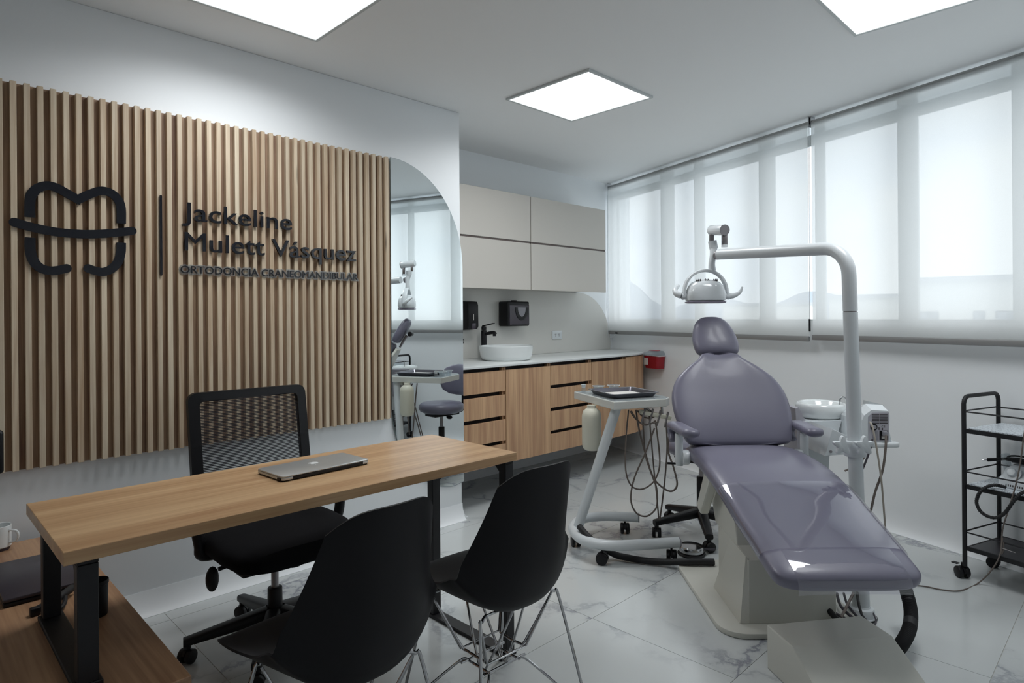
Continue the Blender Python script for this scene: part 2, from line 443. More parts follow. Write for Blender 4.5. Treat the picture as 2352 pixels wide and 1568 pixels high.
def supell(hw, hh, n=28, e=3.2):
    out = []
    for k in range(n):
        a = 2 * PI * k / n; c, s_ = math.cos(a), math.sin(a)
        out.append((hw * math.copysign(abs(c) ** (2 / e), c), hh * math.copysign(abs(s_) ** (2 / e), s_)))
    return out
def rrect(x0, y0, x1, y1, r, seg=5):
    out = []
    for cx, cy, a0 in ((x1 - r, y1 - r, 0), (x0 + r, y1 - r, 90), (x0 + r, y0 + r, 180), (x1 - r, y0 + r, 270)):
        for k in range(seg + 1):
            a = R(a0 + 90 * k / seg); out.append((cx + r * math.cos(a), cy + r * math.sin(a)))
    return out
def frame_m4(o, x, y, z):
    M = Matrix.Identity(4)
    for i, v in enumerate((x, y, z)):
        for j in range(3): M[j][i] = v[j]
    for j in range(3): M[j][3] = o[j]
    return M

# ================================================================== THE ROOM
ZC = 2.515
WALL_Y, ALC_Y, END_X = 3.0, 3.65, 2.52
WD = Vector((0.314, 0.9494, 0)).normalized()
WN = Vector((WD.y, -WD.x, 0))                   # outward normal of the window wall
C0 = Vector((4.974, 3.65, 0))                   # inner corner of window wall and alcove wall
def WW(s, z, off=0.0): return C0 - WD * s - WN * off + Vector((0, 0, z))   # off > 0: towards the room
def win_s(px, off=0.0, py=740):
    P = onpl(px, py, C0 - WN * off, WN); return (C0 - P).dot(WD)
BACK_Y, LEFT_X = -1.35, -1.5
S_END = (C0.y - BACK_Y) / WD.y
P_BR = WW(S_END, 0)

def struct(name, b, m, parent=None, **k):
    o = b.out(name, m, parent, **k)
    if parent is None: o['kind'] = 'structure'
    return o
# floor slab with tiles
flo = struct('floor', B().prism([(LEFT_X, BACK_Y), (P_BR.x, BACK_Y), (C0.x + 0.02, C0.y), (END_X, C0.y), (END_X, WALL_Y + 0.02), (LEFT_X, WALL_Y + 0.02)], 0.05, Matrix.Translation((0, 0, -0.0515))), grout_m, smooth=0)
flo['label'] = 'white marble tile floor with soft grey veins'; flo['category'] = 'floor'
TX, TY, GAP = 1.235, 0.62, 0.0022
def clip_poly(poly, p, n):
    out = []
    for i in range(len(poly)):
        a, b = poly[i], poly[(i + 1) % len(poly)]
        da = (a[0] - p[0]) * n[0] + (a[1] - p[1]) * n[1]; db = (b[0] - p[0]) * n[0] + (b[1] - p[1]) * n[1]
        if da <= 0: out.append(a)
        if da * db < 0:
            t = da / (da - db); out.append((a[0] + (b[0] - a[0]) * t, a[1] + (b[1] - a[1]) * t))
    return out
y = 1.005 - 4 * TY
row = 0
while y < ALC_Y:
    x = (0.825 if not (0.3 < y < 0.45) else 0.2075) - 3 * TX
    while x < C0.x + 0.2:
        pl = [(x + GAP / 2, y + GAP / 2), (x + TX - GAP / 2, y + GAP / 2), (x + TX - GAP / 2, y + TY - GAP / 2), (x + GAP / 2, y + TY - GAP / 2)]
        for p, n in (((LEFT_X, 0), (-1, 0)), ((0, BACK_Y), (0, -1)), ((C0.x, C0.y), (WN.x, WN.y)), ((0, ALC_Y), (0, 1))):
            pl = clip_poly(pl, p, n)
            if len(pl) < 3: break
        if len(pl) >= 3 and y + TY > WALL_Y and min(q[0] for q in pl) < END_X:
            if max(q[0] for q in pl) <= END_X: pl = clip_poly(pl, (0, WALL_Y), (0, 1))
            elif y < WALL_Y:
                a = clip_poly(pl, (END_X, 0), (1, 0)); a = clip_poly(a, (0, WALL_Y), (0, 1))
                if len(a) >= 3: B().prism(a, 0.004, Matrix.Translation((0, 0, -0.004))).out('floor_tile', marble_m, flo, smooth=0)
                pl = clip_poly(pl, (END_X, 0), (-1, 0))
            else: pl = clip_poly(pl, (END_X, 0), (-1, 0))
        if len(pl) >= 3: B().prism(pl, 0.004, Matrix.Translation((0, 0, -0.004))).out('floor_tile', marble_m, flo, smooth=0)
        x += TX
    y += TY
struct('ceiling', B().prism([(LEFT_X, BACK_Y), (P_BR.x + 0.5, BACK_Y), (C0.x + 0.5, C0.y + 0.1), (LEFT_X, C0.y + 0.1)], 0.06, Matrix.Translation((0, 0, ZC))), ceil_m, smooth=0)
struct('wall_left', B().box((LEFT_X - 0.08, BACK_Y, 0), (LEFT_X, WALL_Y + 0.7, ZC)), wall_m, smooth=0)
struct('wall_back', B().box((LEFT_X, BACK_Y - 0.08, 0), (P_BR.x + 0.4, BACK_Y, ZC)), wall_m, smooth=0)
struct('wall_sign', B().box((LEFT_X, WALL_Y, 0), (END_X, ALC_Y + 0.05, ZC), 0.006), wall_m)
struct('wall_alcove', B().box((END_X, ALC_Y, 0), (C0.x + 0.3, ALC_Y + 0.08, ZC)), wall_m, smooth=0)
Z_SILL = 1.205
wl = B()
Mw = frame_m4(C0, -WD, Vector((0, 0, 1)), WN)          # local x along wall from the corner, y up, z outwards
wl.box((0, 0, 0), (S_END + 0.4, Z_SILL, 0.14), M=Mw)
wl.box((-0.12, 0, 0.001), (0.03, ZC, 0.14), M=Mw)
struct('wall_window', wl, wall_m, smooth=0)
def cove(name, p, q, n, h=0.095, d=0.048):
    """concave floor cove; n points into the room"""
    prof = [(0, 0), (0, h)]
    for k in range(0, 9):
        a = R(90 * k / 8); prof.append((0.003 + (d - 0.003) * (1 - math.cos(a)), h * (1 - math.sin(a)) + 0.002))
    prof.append((d, 0))
    p = Vector(p); q = Vector(q); n = Vector(n); b = B()
    b.loft([[p + n * u + Vector((0, 0, v)) for u, v in prof], [q + n * u + Vector((0, 0, v)) for u, v in prof]])
    return struct(name, b, wall_m)
cove('baseboard_sign', (LEFT_X, WALL_Y, 0), (END_X, WALL_Y, 0), (0, -1, 0))
cove('baseboard_window', WW(0.0, 0), WW(S_END, 0), -WN)
cove('baseboard_end', (END_X, WALL_Y, 0), (END_X, ALC_Y, 0), (1, 0, 0))

# windows: mullions, transom, panes
PANES = [(1415, 1519), (1548, 1596), (1618, 1745), (1780, 1874), (1895, 2064), (2109, 2327)]
OFF = -0.05
ps = [(win_s(a, OFF), win_s(b, OFF)) for a, b in PANES]
ps[0] = (0.045, ps[0][1])
last = ps[-1][1]
ps += [(last + 0.075, last + 0.55), (last + 0.66, last + 1.15), (last + 1.22, last + 1.7)]
Z_T0, Z_T1, Z_TOP = 2.362, 2.432, 2.447
wi = 1
for i, (a, b) in enumerate(ps):
    fr = B()
    prev_e = 0.03 if i == 0 else (ps[i - 1][1] + a) / 2
    next_e = (b + ps[i + 1][0]) / 2 if i + 1 < len(ps) else b + 0.1
    if a - prev_e > 0.004: fr.box((prev_e, Z_SILL, 0.05), (a, ZC - 0.002, 0.068), M=Mw)
    fr.box((b, Z_SILL, 0.05), (next_e, ZC - 0.002, 0.068), M=Mw)
    fr.box((a, Z_T0, 0.05), (b, Z_T1, 0.068), M=Mw)
    fr.box((a, Z_SILL, 0.05), (b, Z_SILL + 0.012, 0.068), M=Mw)
    o = fr.out('window_%d' % wi, frame_m, None, smooth=0); o['kind'] = 'structure'; wi += 1
    B().box((a, Z_SILL + 0.012, 0.055), (b, Z_T0, 0.061), M=Mw).out('pane', glass_m, o, smooth=0)
    B().box((a, Z_T1, 0.055), (b, ZC - 0.002, 0.061), M=Mw).out('pane', glass_m, o, smooth=0)

# ================================================================== CEILING LIGHT PANELS
lights = [((2.560, 2.017), (3.124, 2.599), 'square LED ceiling panel fully in view, in front of the cabinets'),
          ((0.811, 2.056), (1.375, 2.638), 'square LED ceiling panel cut by the picture top, above the slatted sign wall'),
          ((2.532, 0.334), (3.096, 0.916), 'square LED ceiling panel cut by the picture top, nearest the window blinds')]
for (a, b, lab) in lights:
    t = thing('ceiling_light_panel', lab, 'ceiling light', ((a[0] + b[0]) / 2, (a[1] + b[1]) / 2, ZC), 0, 'square LED ceiling panels')
    e = 0.014; hx, hy = (b[0] - a[0]) / 2 + e, (b[1] - a[1]) / 2 + e
    fb = B()
    for x0, y0, x1, y1 in ((-hx, -hy, hx, -hy + e), (-hx, hy - e, hx, hy), (-hx, -hy + e, -hx + e, hy - e), (hx - e, -hy + e, hx, hy - e)):
        fb.box((x0, y0, -0.012), (x1, y1, -0.0005))
    fb.out('frame', frame_m, t, smooth=0)
    B().box((-hx + e, -hy + e, -0.009), (hx - e, hy - e, -0.002)).out('diffuser', panel_m, t, smooth=0)
    la = bpy.data.lights.new('panel_lamp', 'AREA'); la.shape = 'RECTANGLE'; la.size = 2 * (hx - e) - 0.01; la.size_y = 2 * (hy - e) - 0.01
    la.energy = LAMP_W; la.spread = LAMP_SPREAD; la.color = (0.96, 0.985, 1.0)
    lo = bpy.data.objects.new('panel_lamp', la); COL.objects.link(lo); lo.parent = t; lo.location = (0, 0, -0.0125)

# ================================================================== SLAT PANEL AND SIGN
SL_F, SL_B, SL_Z0, SL_Z1 = 2.960, 2.984, 0.688, 2.139
PITCH, SLW = 0.04077, 0.0192
sp = thing('slat_wall_panel', 'oak panel of vertical slats behind the black clinic sign', 'wall panel', (0.8, WALL_Y, SL_Z0))
x_last = 1.952
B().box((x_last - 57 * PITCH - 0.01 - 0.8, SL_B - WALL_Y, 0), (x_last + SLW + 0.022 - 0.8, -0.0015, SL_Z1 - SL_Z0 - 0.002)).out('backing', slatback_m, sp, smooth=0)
sm = B().box((0, 0, 0), (SLW, SL_B - SL_F - 0.0005, SL_Z1 - SL_Z0), 0.0008, 1).mesh('slat', smooth=0)
sm.materials.append(slat_m)
for i in range(58):
    o = link('slat', sm, None, sp)
    o.location = (x_last - i * PITCH - 0.8, SL_F - WALL_Y, 0.0)

SIGN_Y = SL_F - 0.001
def sxz(px, py): 
    P = ony(px, py, SIGN_Y - 0.008); return (P.x, P.z)
def ribbon(path, w, round0=False, round1=False, th=0.010, miter=True):
    """flat stroke of constant width along a path in the wall plane, returns prism polygon"""
    pts = [Vector((p[0], p[1])) for p in path]
    L, Rr = [], []
    for i, p in enumerate(pts):
        a = pts[i - 1] if i else p; c = pts[i + 1] if i < len(pts) - 1 else p
        t1 = (p - a).normalized() if i else (c - p).normalized(); t2 = (c - p).normalized() if i < len(pts) - 1 else t1
        n = Vector((-(t1.y + t2.y), t1.x + t2.x)); n.normalize()
        k = 1 / max(0.55, n.dot(Vector((-t1.y, t1.x))))
        L.append(p + n * w / 2 * k); Rr.append(p - n * w / 2 * k)
    poly = L[:]
    def cap(p, t):
        n = Vector((-t.y, t.x)); return [p + n * w / 2 * math.cos(R(a)) + t * w / 2 * math.sin(R(a)) for a in range(18, 180, 18)]
    if round1: poly += cap(pts[-1], (pts[-1] - pts[-2]).normalized())
    poly += Rr[::-1]
    if round0: poly += cap(pts[0], (pts[0] - pts[1]).normalized())
    return [(p.x, p.y) for p in poly]
def sm2(pts, sub=4):
    return [(p.x, p.y) for p in smooth_path([Vector((a, b, 0)) for a, b in pts], sub)]
Msign = Matrix(((1, 0, 0, 0), (0, 0, -1, SIGN_Y), (0, 1, 0, 0), (0, 0, 0, 1)))   # local (x, z) in the wall, +z local towards the room
def zz(lst): return [sxz(a / 3.92, 350 + b / 3.92) for a, b in lst]
lg = thing('tooth_logo_sign', 'large glossy black tooth-with-band logo mounted on the slats', 'wall sign', (0.55, SIGN_Y, 1.3))
LW = 0.0335
left_half = sm2(zz([(270, 582), (270, 455), (283, 385), (335, 325), (420, 298), (505, 315), (590, 360), (705, 424)]))
right_half = sm2(zz([(705, 424), (800, 378), (905, 345), (975, 355), (1035, 390), (1078, 450), (1093, 520), (1093, 640)]))
B().prism(ribbon(left_half[:-1] + [(left_half[-1][0] + 0.012, left_half[-1][1] - 0.0045)], LW), 0.008, Msign).prism(ribbon([(right_half[0][0] - 0.012, right_half[0][1] - 0.0045)] + right_half[1:], LW), 0.0082, Msign).out('tooth_crown', gloss_m, lg, world=True, smooth=30)
B().prism(ribbon(sm2(zz([(130, 628), (300, 676), (500, 715), (700, 733), (850, 735), (1000, 726), (1190, 706)])), LW * 1.0, True, True), 0.008, Msign).out('band', gloss_m, lg, world=True, smooth=30)
B().prism(ribbon(sm2(zz([(272, 765), (272, 870), (295, 960), (350, 1030), (430, 1062), (510, 1062), (600, 1043)])), LW, False, True), 0.008, Msign).out('tooth_root', gloss_m, lg, world=True, smooth=30)
B().prism(ribbon(sm2(zz([(1093, 812), (1090, 900), (1060, 990), (1000, 1050), (930, 1075), (860, 1065), (795, 1043)])), LW, False, True), 0.008, Msign).out('tooth_root', gloss_m, lg, world=True, smooth=30)
dv = B(); x0, zt = sxz(369.6, 450); _, zb = sxz(369.6, 630)
dv.prism(ribbon([(x0, zt), (x0, zb)], 0.0095, True, True), 0.008, Msign)
tag(dv.out('sign_divider_bar', gloss_m, None, smooth=30), 'thin upright black bar between the tooth logo and the lettering', 'wall sign')

def glyph_mesh(ch, size, off, ext, bev):
    cu = bpy.data.curves.new('g', 'FONT'); cu.body = ch; cu.size = size; cu.offset = off; cu.extrude = ext; cu.bevel_depth = bev; cu.bevel_resolution = 1; cu.resolution_u = 4
    ob = bpy.data.objects.new('g', cu); COL.objects.link(ob)
    bpy.context.view_layer.update()
    dg = bpy.context.evaluated_depsgraph_get()
    me = bpy.data.meshes.new_from_object(ob.evaluated_get(dg))
    bpy.data.objects.remove(ob, do_unlink=True); bpy.data.curves.remove(cu)
    xs = [v.co.x for v in me.vertices]; ys = [v.co.y for v in me.vertices]
    return me, (min(xs) if xs else 0, max(xs) if xs else 0, min(ys) if ys else 0, max(ys) if ys else 0)
def advance(s, cache={}):
    if s not in cache:
        m1, b1 = glyph_mesh(s + '|', 1.0, 0, 0, 0); m0, b0 = glyph_mesh('|', 1.0, 0, 0, 0)
        bpy.data.meshes.remove(m1); bpy.data.meshes.remove(m0)
        cache[s] = b1[1] - b0[1]
    return cache[s]
def lettering(name, label, text, x0, x1, zbase, cap, off, ext, m, yoff=0.0, track=0.0, outline=None, parent_y=SIGN_Y, category='sign lettering'):
    """row of separate raised letters from x0 to x1 with cap height cap"""
    _, bb = glyph_mesh('H', 1.0, 0, 0, 0); size = cap / (bb[3] - bb[2])
    adv = [advance(text[:i]) for i in range(len(text))]
    _, bl = glyph_mesh(text[-1], 1.0, 0, 0, 0); _, bf = glyph_mesh(text[0], 1.0, 0, 0, 0)
    w = adv[-1] + bl[1] - bf[0]
    kx = (x1 - x0) / (w * size)
    t = thing(name, label, category, (x0, parent_y, zbase))
    for i, ch in enumerate(text):
        if ch == ' ': continue
        for (o_, e_, mm, dy, nm) in ([(off, ext, m, 0, 'letter')] + ([outline] if outline else [])):
            me, _ = glyph_mesh(ch, size, 0.0 if ch == 'M' and nm == 'letter' else o_, e_, 0.0)
            M = Matrix(((kx, 0, 0, (adv[i] - bf[0]) * size * kx), (0, 0, -1, -e_ - yoff - dy), (0, 1, 0, 0), (0, 0, 0, 1)))
            me.transform(M)
            if ch == 'ñ': pass
            link(nm, me, mm, t)
    return t
def avgz(*pts): return sum(sxz(*p)[1] for p in pts) / len(pts)
a0 = sxz(419, 500)[0]; a1 = sxz(670, 520)[0]
lettering('sign_lettering', 'raised black word Jackeline, top row of the wall sign', 'Jackeline', a0, a1, avgz((438, 508), (655, 527)) + 0.001, 0.078, 0.0006, 0.006, gloss_m)
a0 = sxz(424, 560)[0]; a1 = sxz(817, 590)[0]
lettering('sign_lettering', 'raised black words Mulett Vásquez, middle row of the wall sign', 'Mulett Vásquez', a0, a1, avgz((430, 577), (800, 598)) + 0.001, 0.080, 0.0006, 0.006, gloss_m)
a0 = sxz(415, 620)[0]; a1 = sxz(822, 635)[0]
lettering('sign_lettering', 'small black capitals ORTODONCIA CRANEOMANDIBULAR on clear backing, bottom row of the sign', 'ORTODONCIA CRANEOMANDIBULAR', a0, a1, avgz((420, 628), (815, 641.5)), 0.0325, 0.0, 0.002, gloss_m, yoff=0.004,
          outline=(0.0058, 0.0018, acry_m, -0.004, 'clear_backing'))

# mirror: leaf outline, straight left and right edges
mi = []
XL, XR = ony(899, 600, 2.985).x, END_X + 0.008
zt = ony(901, 361, 2.985).z; zr = ony(1057, 615, 2.985).z; zl = ony(897, 930, 2.985).z
zbm = ony(1040, 1117, 2.985).z
n = 24
for k in range(n + 1):                      # upper right quarter
    a = R(90 - 90 * k / n); mi.append((XL + (XR - XL) * math.cos(a) ** 1.0, zr + (zt - zr) * math.sin(a)))
for k in range(n + 1):                      # lower left quarter
    a = R(270 - 90 * k / n); mi.append((XR - 0.07 + (XL - XR + 0.07) * -math.cos(a) if False else XR - 0.07 - (XR - 0.07 - XL) * abs(math.cos(a)), zl + (zl - zbm) * math.sin(a)))
mi = [(p[0], p[1]) for p in mi]
mi.insert(n + 1, (XR, zbm + 0.014))
mir = thing('wall_mirror', 'frameless leaf-shaped wall mirror at the end of the slatted wall', 'mirror', (XL, 2.994, zbm))
Mmir = Matrix(((1, 0, 0, 0), (0, 0, -1, 2.994), (0, 1, 0, 0), (0, 0, 0, 1)))
B().prism(mi, 0.004, Mmir).out('glass_back', mat('mirror_edge', (120, 140, 140), 0.2), mir, world=True, smooth=0)
Mmir2 = Matrix(((1, 0, 0, 0), (0, 0, -1, 2.9899), (0, 1, 0, 0), (0, 0, 0, 1)))
B().prism([((p[0] - 2.2) * 0.998 + 2.2, (p[1] - 1.3) * 0.998 + 1.3) for p in mi], 0.001, Mmir2).out('reflective_face', mirror_m, mir, world=True, smooth=0)

# black unit at the far left of the slats
xb = ony(9, 1040, 2.93).x
zz0, zz1 = ony(4, 1088, 2.93).z, ony(4, 988, 2.93).z
tag(B().box((xb - 0.16, 2.925, zz0), (xb, 2.9585, zz1), 0.012, 3).out('wall_box', black_m), 'black rounded box at the left picture edge against the slats', 'wall box')

# ================================================================== WALL AND BASE CABINETS
UY0, UY1 = 3.32, ALC_Y - 0.002
UZ0, UZ1, UZM = 1.452, 2.166, 1.812
UXR = 4.435
UXM = 3.492
for (xa, xb_, lab) in ((END_X + 0.004, UXM - 0.004, 'taupe wall cabinet over the basin and soap dispensers, beside the mirror'), (UXM + 0.004, UXR, 'taupe wall cabinet next to the window corner')):
    t = thing('wall_cabinet', lab, 'cabinet', ((xa + xb_) / 2, UY1, UZ0), 0, 'taupe wall cabinets')
    B().box((xa, UY0 + 0.02, UZ0 + 0.012), (xb_, UY1, UZ1), 0.001, 1).out('body', beige_m, t, world=True, smooth=0)
    B().box((xa + 0.002, UY0 + 0.006, UZM - 0.006), (xb_ - 0.002, UY0 + 0.0195, UZM + 0.008)).out('grip_recess', mat('taupe_dark', (96, 84, 80), 0.5), t, world=True, smooth=0)
    B().box((xa, UY0, UZM + 0.008), (xb_, UY0 + 0.0195, UZ1 + 0.001), 0.0012, 1).out('door', beige_m, t, world=True, smooth=0)
    B().box((xa, UY0, UZ0), (xb_, UY0 + 0.0195, UZM - 0.006), 0.0012, 1).out('door', beige_m, t, world=True, smooth=0)

LY, LB = 3.05, ALC_Y - 0.002
CZ0, CZ1 = 0.262, 0.905
XS = [END_X + 0.004, 2.953, 3.406, 3.883, 4.340]
DRW = [(0.749, 0.889), (0.584, 0.724), (0.418, 0.558), (CZ0, 0.394)]
def lower(kind, xa, xb_, lab):
    t = thing('base_cabinet', lab, 'cabinet', ((xa + xb_) / 2, LB, CZ0), 0, 'oak wall-hung base cabinets')
    xa += 0.003; xb_ -= 0.003
    B().box((xa, LY + 0.045, CZ0 + 0.004), (xb_, LB, CZ1)).out('body', dark_m, t, world=True, smooth=0)
    for x0, x1 in ((xa, xa + 0.016), (xb_ - 0.016, xb_)):
        B().box((x0, LY + 0.021, CZ0 + 0.002), (x1, LY + 0.045, CZ1)).out('side_panel', cab_m, t, world=True, smooth=0)
    if kind == 'drawers':
        for z0, z1 in DRW: B().box((xa, LY, z0), (xb_, LY + 0.02, z1), 0.0012, 1).out('drawer_front', cab_m, t, world=True, smooth=0)
    else:
        B().box((xa, LY, CZ0), (xb_, LY + 0.02, 0.889), 0.0012, 1).out('door', cab_m, t, world=True, smooth=0)
lower('drawers', XS[0], XS[1], 'oak four-drawer base cabinet left of the basin, beside the mirror edge')
lower('door', XS[1], XS[2], 'tall single-door oak base cabinet below the round basin')
lower('drawers', XS[2], XS[3], 'oak four-drawer base cabinet right of the basin, behind the dental cart')
lower('door', XS[3], XS[4], 'oak single-door base cabinet behind the hanging water bottle')
# rounded end unit
def end_curve(inset=0.0, n=14):
    pts = [Vector((XS[4] + 0.003, LY + inset, 0)), Vector((4.48, LY + 0.006 + inset, 0)), Vector((4.62, LY + 0.035 + inset, 0)), Vector((4.745, LY + 0.10 + inset * 0.9, 0)), Vector((4.815 - inset * 0.4, LY + 0.185 + inset * 0.5, 0)), Vector((4.838 - inset, LY + 0.26, 0))]
    return smooth_path(pts, 5)
t = thing('base_cabinet', 'rounded oak end cabinet in the window corner below the sharps bin', 'cabinet', (4.5, LB, CZ0), 0, 'oak wall-hung base cabinets')
ec = end_curve(0.0); ei = end_curve(0.02)
B().loft([[Vector((p.x, p.y, z)) for p in ec] + [Vector((p.x, p.y, z)) for p in ei[::-1]] for z in (CZ0, CZ1)]).out('curved_front', cab_m, t, world=True)
B().prism([(p.x, p.y) for p in ei] + [(4.94, LB), (XS[4] + 0.003, LB)], 0.018, Matrix.Translation((0, 0, CZ0 + 0.002))).out('bottom_panel', cab_m, t, world=True, smooth=0)
# worktop
wt = [(p.x, p.y - 0.012) for p in end_curve(0.0)]
wt = [(END_X + 0.003, LY - 0.012)] + wt[:-1] + [(4.85, LY + 0.265), (4.962, ALC_Y - 0.003), (END_X + 0.003, ALC_Y - 0.003)]
tag(B().prism(wt, 0.016, Matrix.Translation((0, 0, 0.914)), bev=0.002).out('worktop', quartz_m), 'thin white worktop with a rounded end over the oak cabinets', 'worktop')
tr = B().box((END_X + 0.004, LY + 0.03, CZ1 + 0.0005), (XS[4], ALC_Y - 0.003, 0.9135)).out('gap_shade_strip', dark_m, None, smooth=0)  # added dark strip; its colour stands in for shade in the gap
tag(tr, 'dark strip painting in the shade of the gap under the white worktop', 'painted shade')
# splashback with rounded end
sbp = [(END_X + 0.003, 0.931), (END_X + 0.003, UZ0 + 0.02)]
for k in range(0, 25):
    a = R(90 - 96 * k / 24); sbp.append((4.463 + 0.470 * math.cos(a), 0.985 + 0.475 * math.sin(a)))
sbp.append((4.925, 0.931))
Msb = Matrix(((1, 0, 0, 0), (0, 0, -1, ALC_Y - 0.001), (0, 1, 0, 0), (0, 0, 0, 1)))
tag(B().prism(sbp, 0.006, Msb).out('splashback', splash_m), 'pale splashback panel with a big rounded end behind the basin', 'splashback')
SPL = ALC_Y - 0.0075
# letter s peeking out beside the mirror
P = ony(1061, 789, SPL)
lettering('wall_letter', 'single small black letter s on the splashback beside the mirror edge', 's', P.x - 0.018, P.x + 0.018, P.z, 0.052, 0.001, 0.001, black_m, parent_y=SPL, category='lettering')

# vessel basin
bx, by = 3.235, 3.335
t = thing('vessel_basin', 'round white ceramic vessel basin on the worktop', 'basin', (bx, by, 0.931))
B().lathe([(0.0, 0.0), (0.165, 0.0), (0.178, 0.006), (0.190, 0.03), (0.200, 0.09), (0.201, 0.102), (0.198, 0.105), (0.194, 0.102), (0.186, 0.06), (0.17, 0.03), (0.12, 0.018), (0.03, 0.014), (0.0, 0.014)], n=48).out('bowl', ceram_m, t)
B().lathe([(0, 0.0142), (0.022, 0.0142), (0.024, 0.017), (0.0, 0.019)], n=20).out('drain', chrome_m, t)
# tap
fx, fy = 3.232, 3.575
t = thing('basin_tap', 'tall matt black lever tap behind the basin', 'tap', (fx, fy, 0.931))
B().cyl((0, 0, 0), (0, 0, 0.215), 0.0225, n=24, bev=0.003).out('body', black_m, t)
B().tube([(0, -0.015, 0.185), (0.0, -0.07, 0.196), (0.0, -0.115, 0.198), (0, -0.128, 0.188)], 0.0125, 12, sub=3).cyl((0, -0.118, 0.172), (0, -0.118, 0.196), 0.013).out('spout', black_m, t)
B().cyl((0, 0, 0.216), (0, 0, 0.245), 0.020, n=20, bev=0.003).box((-0.011, -0.115, 0.246), (0.011, 0.012, 0.2535), 0.002, 1, M=Matrix.Translation((0, 0, 0.25)) @ Matrix.Rotation(R(-9), 4, 'X') @ Matrix.Translation((0, 0, -0.25))).out('lever', black_m, t)
# soap dispenser
P0 = ony(1069, 725, SPL - 0.05)
t = thing('soap_dispenser', 'slim black wall soap dispenser beside the mirror edge', 'soap dispenser', (3.10, SPL, 1.148))
B().prism([(0, 0), (-0.085, 0.01), (-0.10, 0.03), (-0.098, 0.19), (-0.085, 0.215), (-0.01, 0.222), (0, 0.22)], 0.10, Matrix(((0, 0, 1, -0.05), (1, 0, 0, 0), (0, 1, 0, 0), (0, 0, 0, 1))), bev=0.004).out('housing', black_m, t)
B().box((-0.02, -0.105, 0.008), (0.02, -0.092, 0.055), 0.005).out('push_pad', smoked_m, t)
B().box((-0.004, -0.1015, 0.075), (0.004, -0.0985, 0.122), 0.001, 1).out('level_window', paper_m, t)
# towel dispenser
t = thing('paper_towel_dispenser', 'wide black paper towel dispenser above the basin tap', 'towel dispenser', (3.575, SPL, 1.172))
B().box((-0.125, -0.105, 0), (0.125, 0, 0.198), 0.012, 3).out('housing', black_m, t)
B().box((-0.105, -0.1085, 0.012), (0.118, -0.104, 0.168), 0.002, 1).out('smoked_cover', smoked_m, t, smooth=0)
n = 14
u_in = [(0.048 * math.cos(PI + PI * k / n), 0.075 * math.sin(PI + PI * k / n)) for k in range(n + 1)]
u_out = [(0.075 * math.cos(PI + PI * k / n), 0.105 * math.sin(PI + PI * k / n)) for k in range(n + 1)]
Mu = Matrix(((1, 0, 0, 0.03), (0, 0, -1, -0.1086), (0, 1, 0, 0.15), (0, 0, 0, 1)))
B().prism(u_out + u_in[::-1], 0.004, Mu).out('u_moulding', black_m, t, smooth=0)
B().prism(u_in, 0.0015, Mu).out('viewing_window', grey_m, t, smooth=0)
B().box((-0.035, -0.09, 0.1985), (-0.005, -0.05, 0.208), 0.003).out('lock', black_m, t)
# socket
t = thing('wall_socket', 'white double wall socket on the splashback right of the basin', 'socket', (4.150, SPL, 1.085))
B().box((-0.062, -0.008, -0.038), (0.062, 0, 0.038), 0.003).out('plate', whitegloss_m, t)
for dx in (-0.022, 0.022):
    sb_ = B()
    for a, b in ((-0.007, 0.007), (0.007, 0.007), (0.0, -0.008)): sb_.box((dx + a - 0.0022, -0.0088, b - 0.004), (dx + a + 0.0022, -0.0079, b + 0.004))
    sb_.out('outlet', black_m, t, smooth=0)
# sharps container on the window wall
ss = win_s(1503, 0.05, 826)
zb_ = WW(ss, 0.79, 0); 
t = thing('sharps_container', 'small red sharps bin with clear lid on the window wall', 'sharps bin', WW(ss, 0.792, 0.003), math.atan2(-WD.y, -WD.x))
# local x along the wall towards the viewer, local -y... into room is local +/-y: use room normal
_nin = 1 if (Matrix.Rotation(math.atan2(-WD.y, -WD.x), 3, 'Z') @ Vector((0, 1, 0))).dot(-WN) > 0 else -1
def nb(b, c, *a, **k):
    p, q = Vector(b), Vector(c); p.y *= _nin; q.y *= _nin; return (p, q)
def taper(w0, w1, d, z0, z1, bev=0.006):
    return [[Vector((x, y * _nin, z)) for x, y in rrect(-w / 2, 0.0, w / 2, d * k, 0.02)] for z, w, k in ((z0, w0, 0.9), ((z0 + z1) / 2, (w0 + w1) / 2, 0.96), (z1, w1, 1.0))]
B().loft(taper(0.165, 0.19, 0.095, 0.0, 0.105)).out('red_tub', red_m, t)
B().loft(taper(0.20, 0.20, 0.10, 0.1055, 0.114)).out('rim', mat('frosted_rim', (222, 214, 218), 0.3), t)
B().loft([[Vector((x, y * _nin, z)) for x, y in rrect(-w / 2, 0.0, w / 2, d, 0.02)] for z, w, d in ((0.1145, 0.195, 0.095), (0.132, 0.19, 0.085), (0.152, 0.15, 0.045))]).out('clear_lid', clearpl_m, t)
a_, b_ = nb((-0.05, 0.03, 0.1525), (0.06, 0.07, 0.158)); B().box(a_, b_, 0.002, 1).out('flap', pink_m, t)
a_, b_ = nb((-0.085, 0.0925, 0.03), (-0.03, 0.0945, 0.088)); B().box(a_, b_).out('warning_label', paper_m, t, smooth=0)

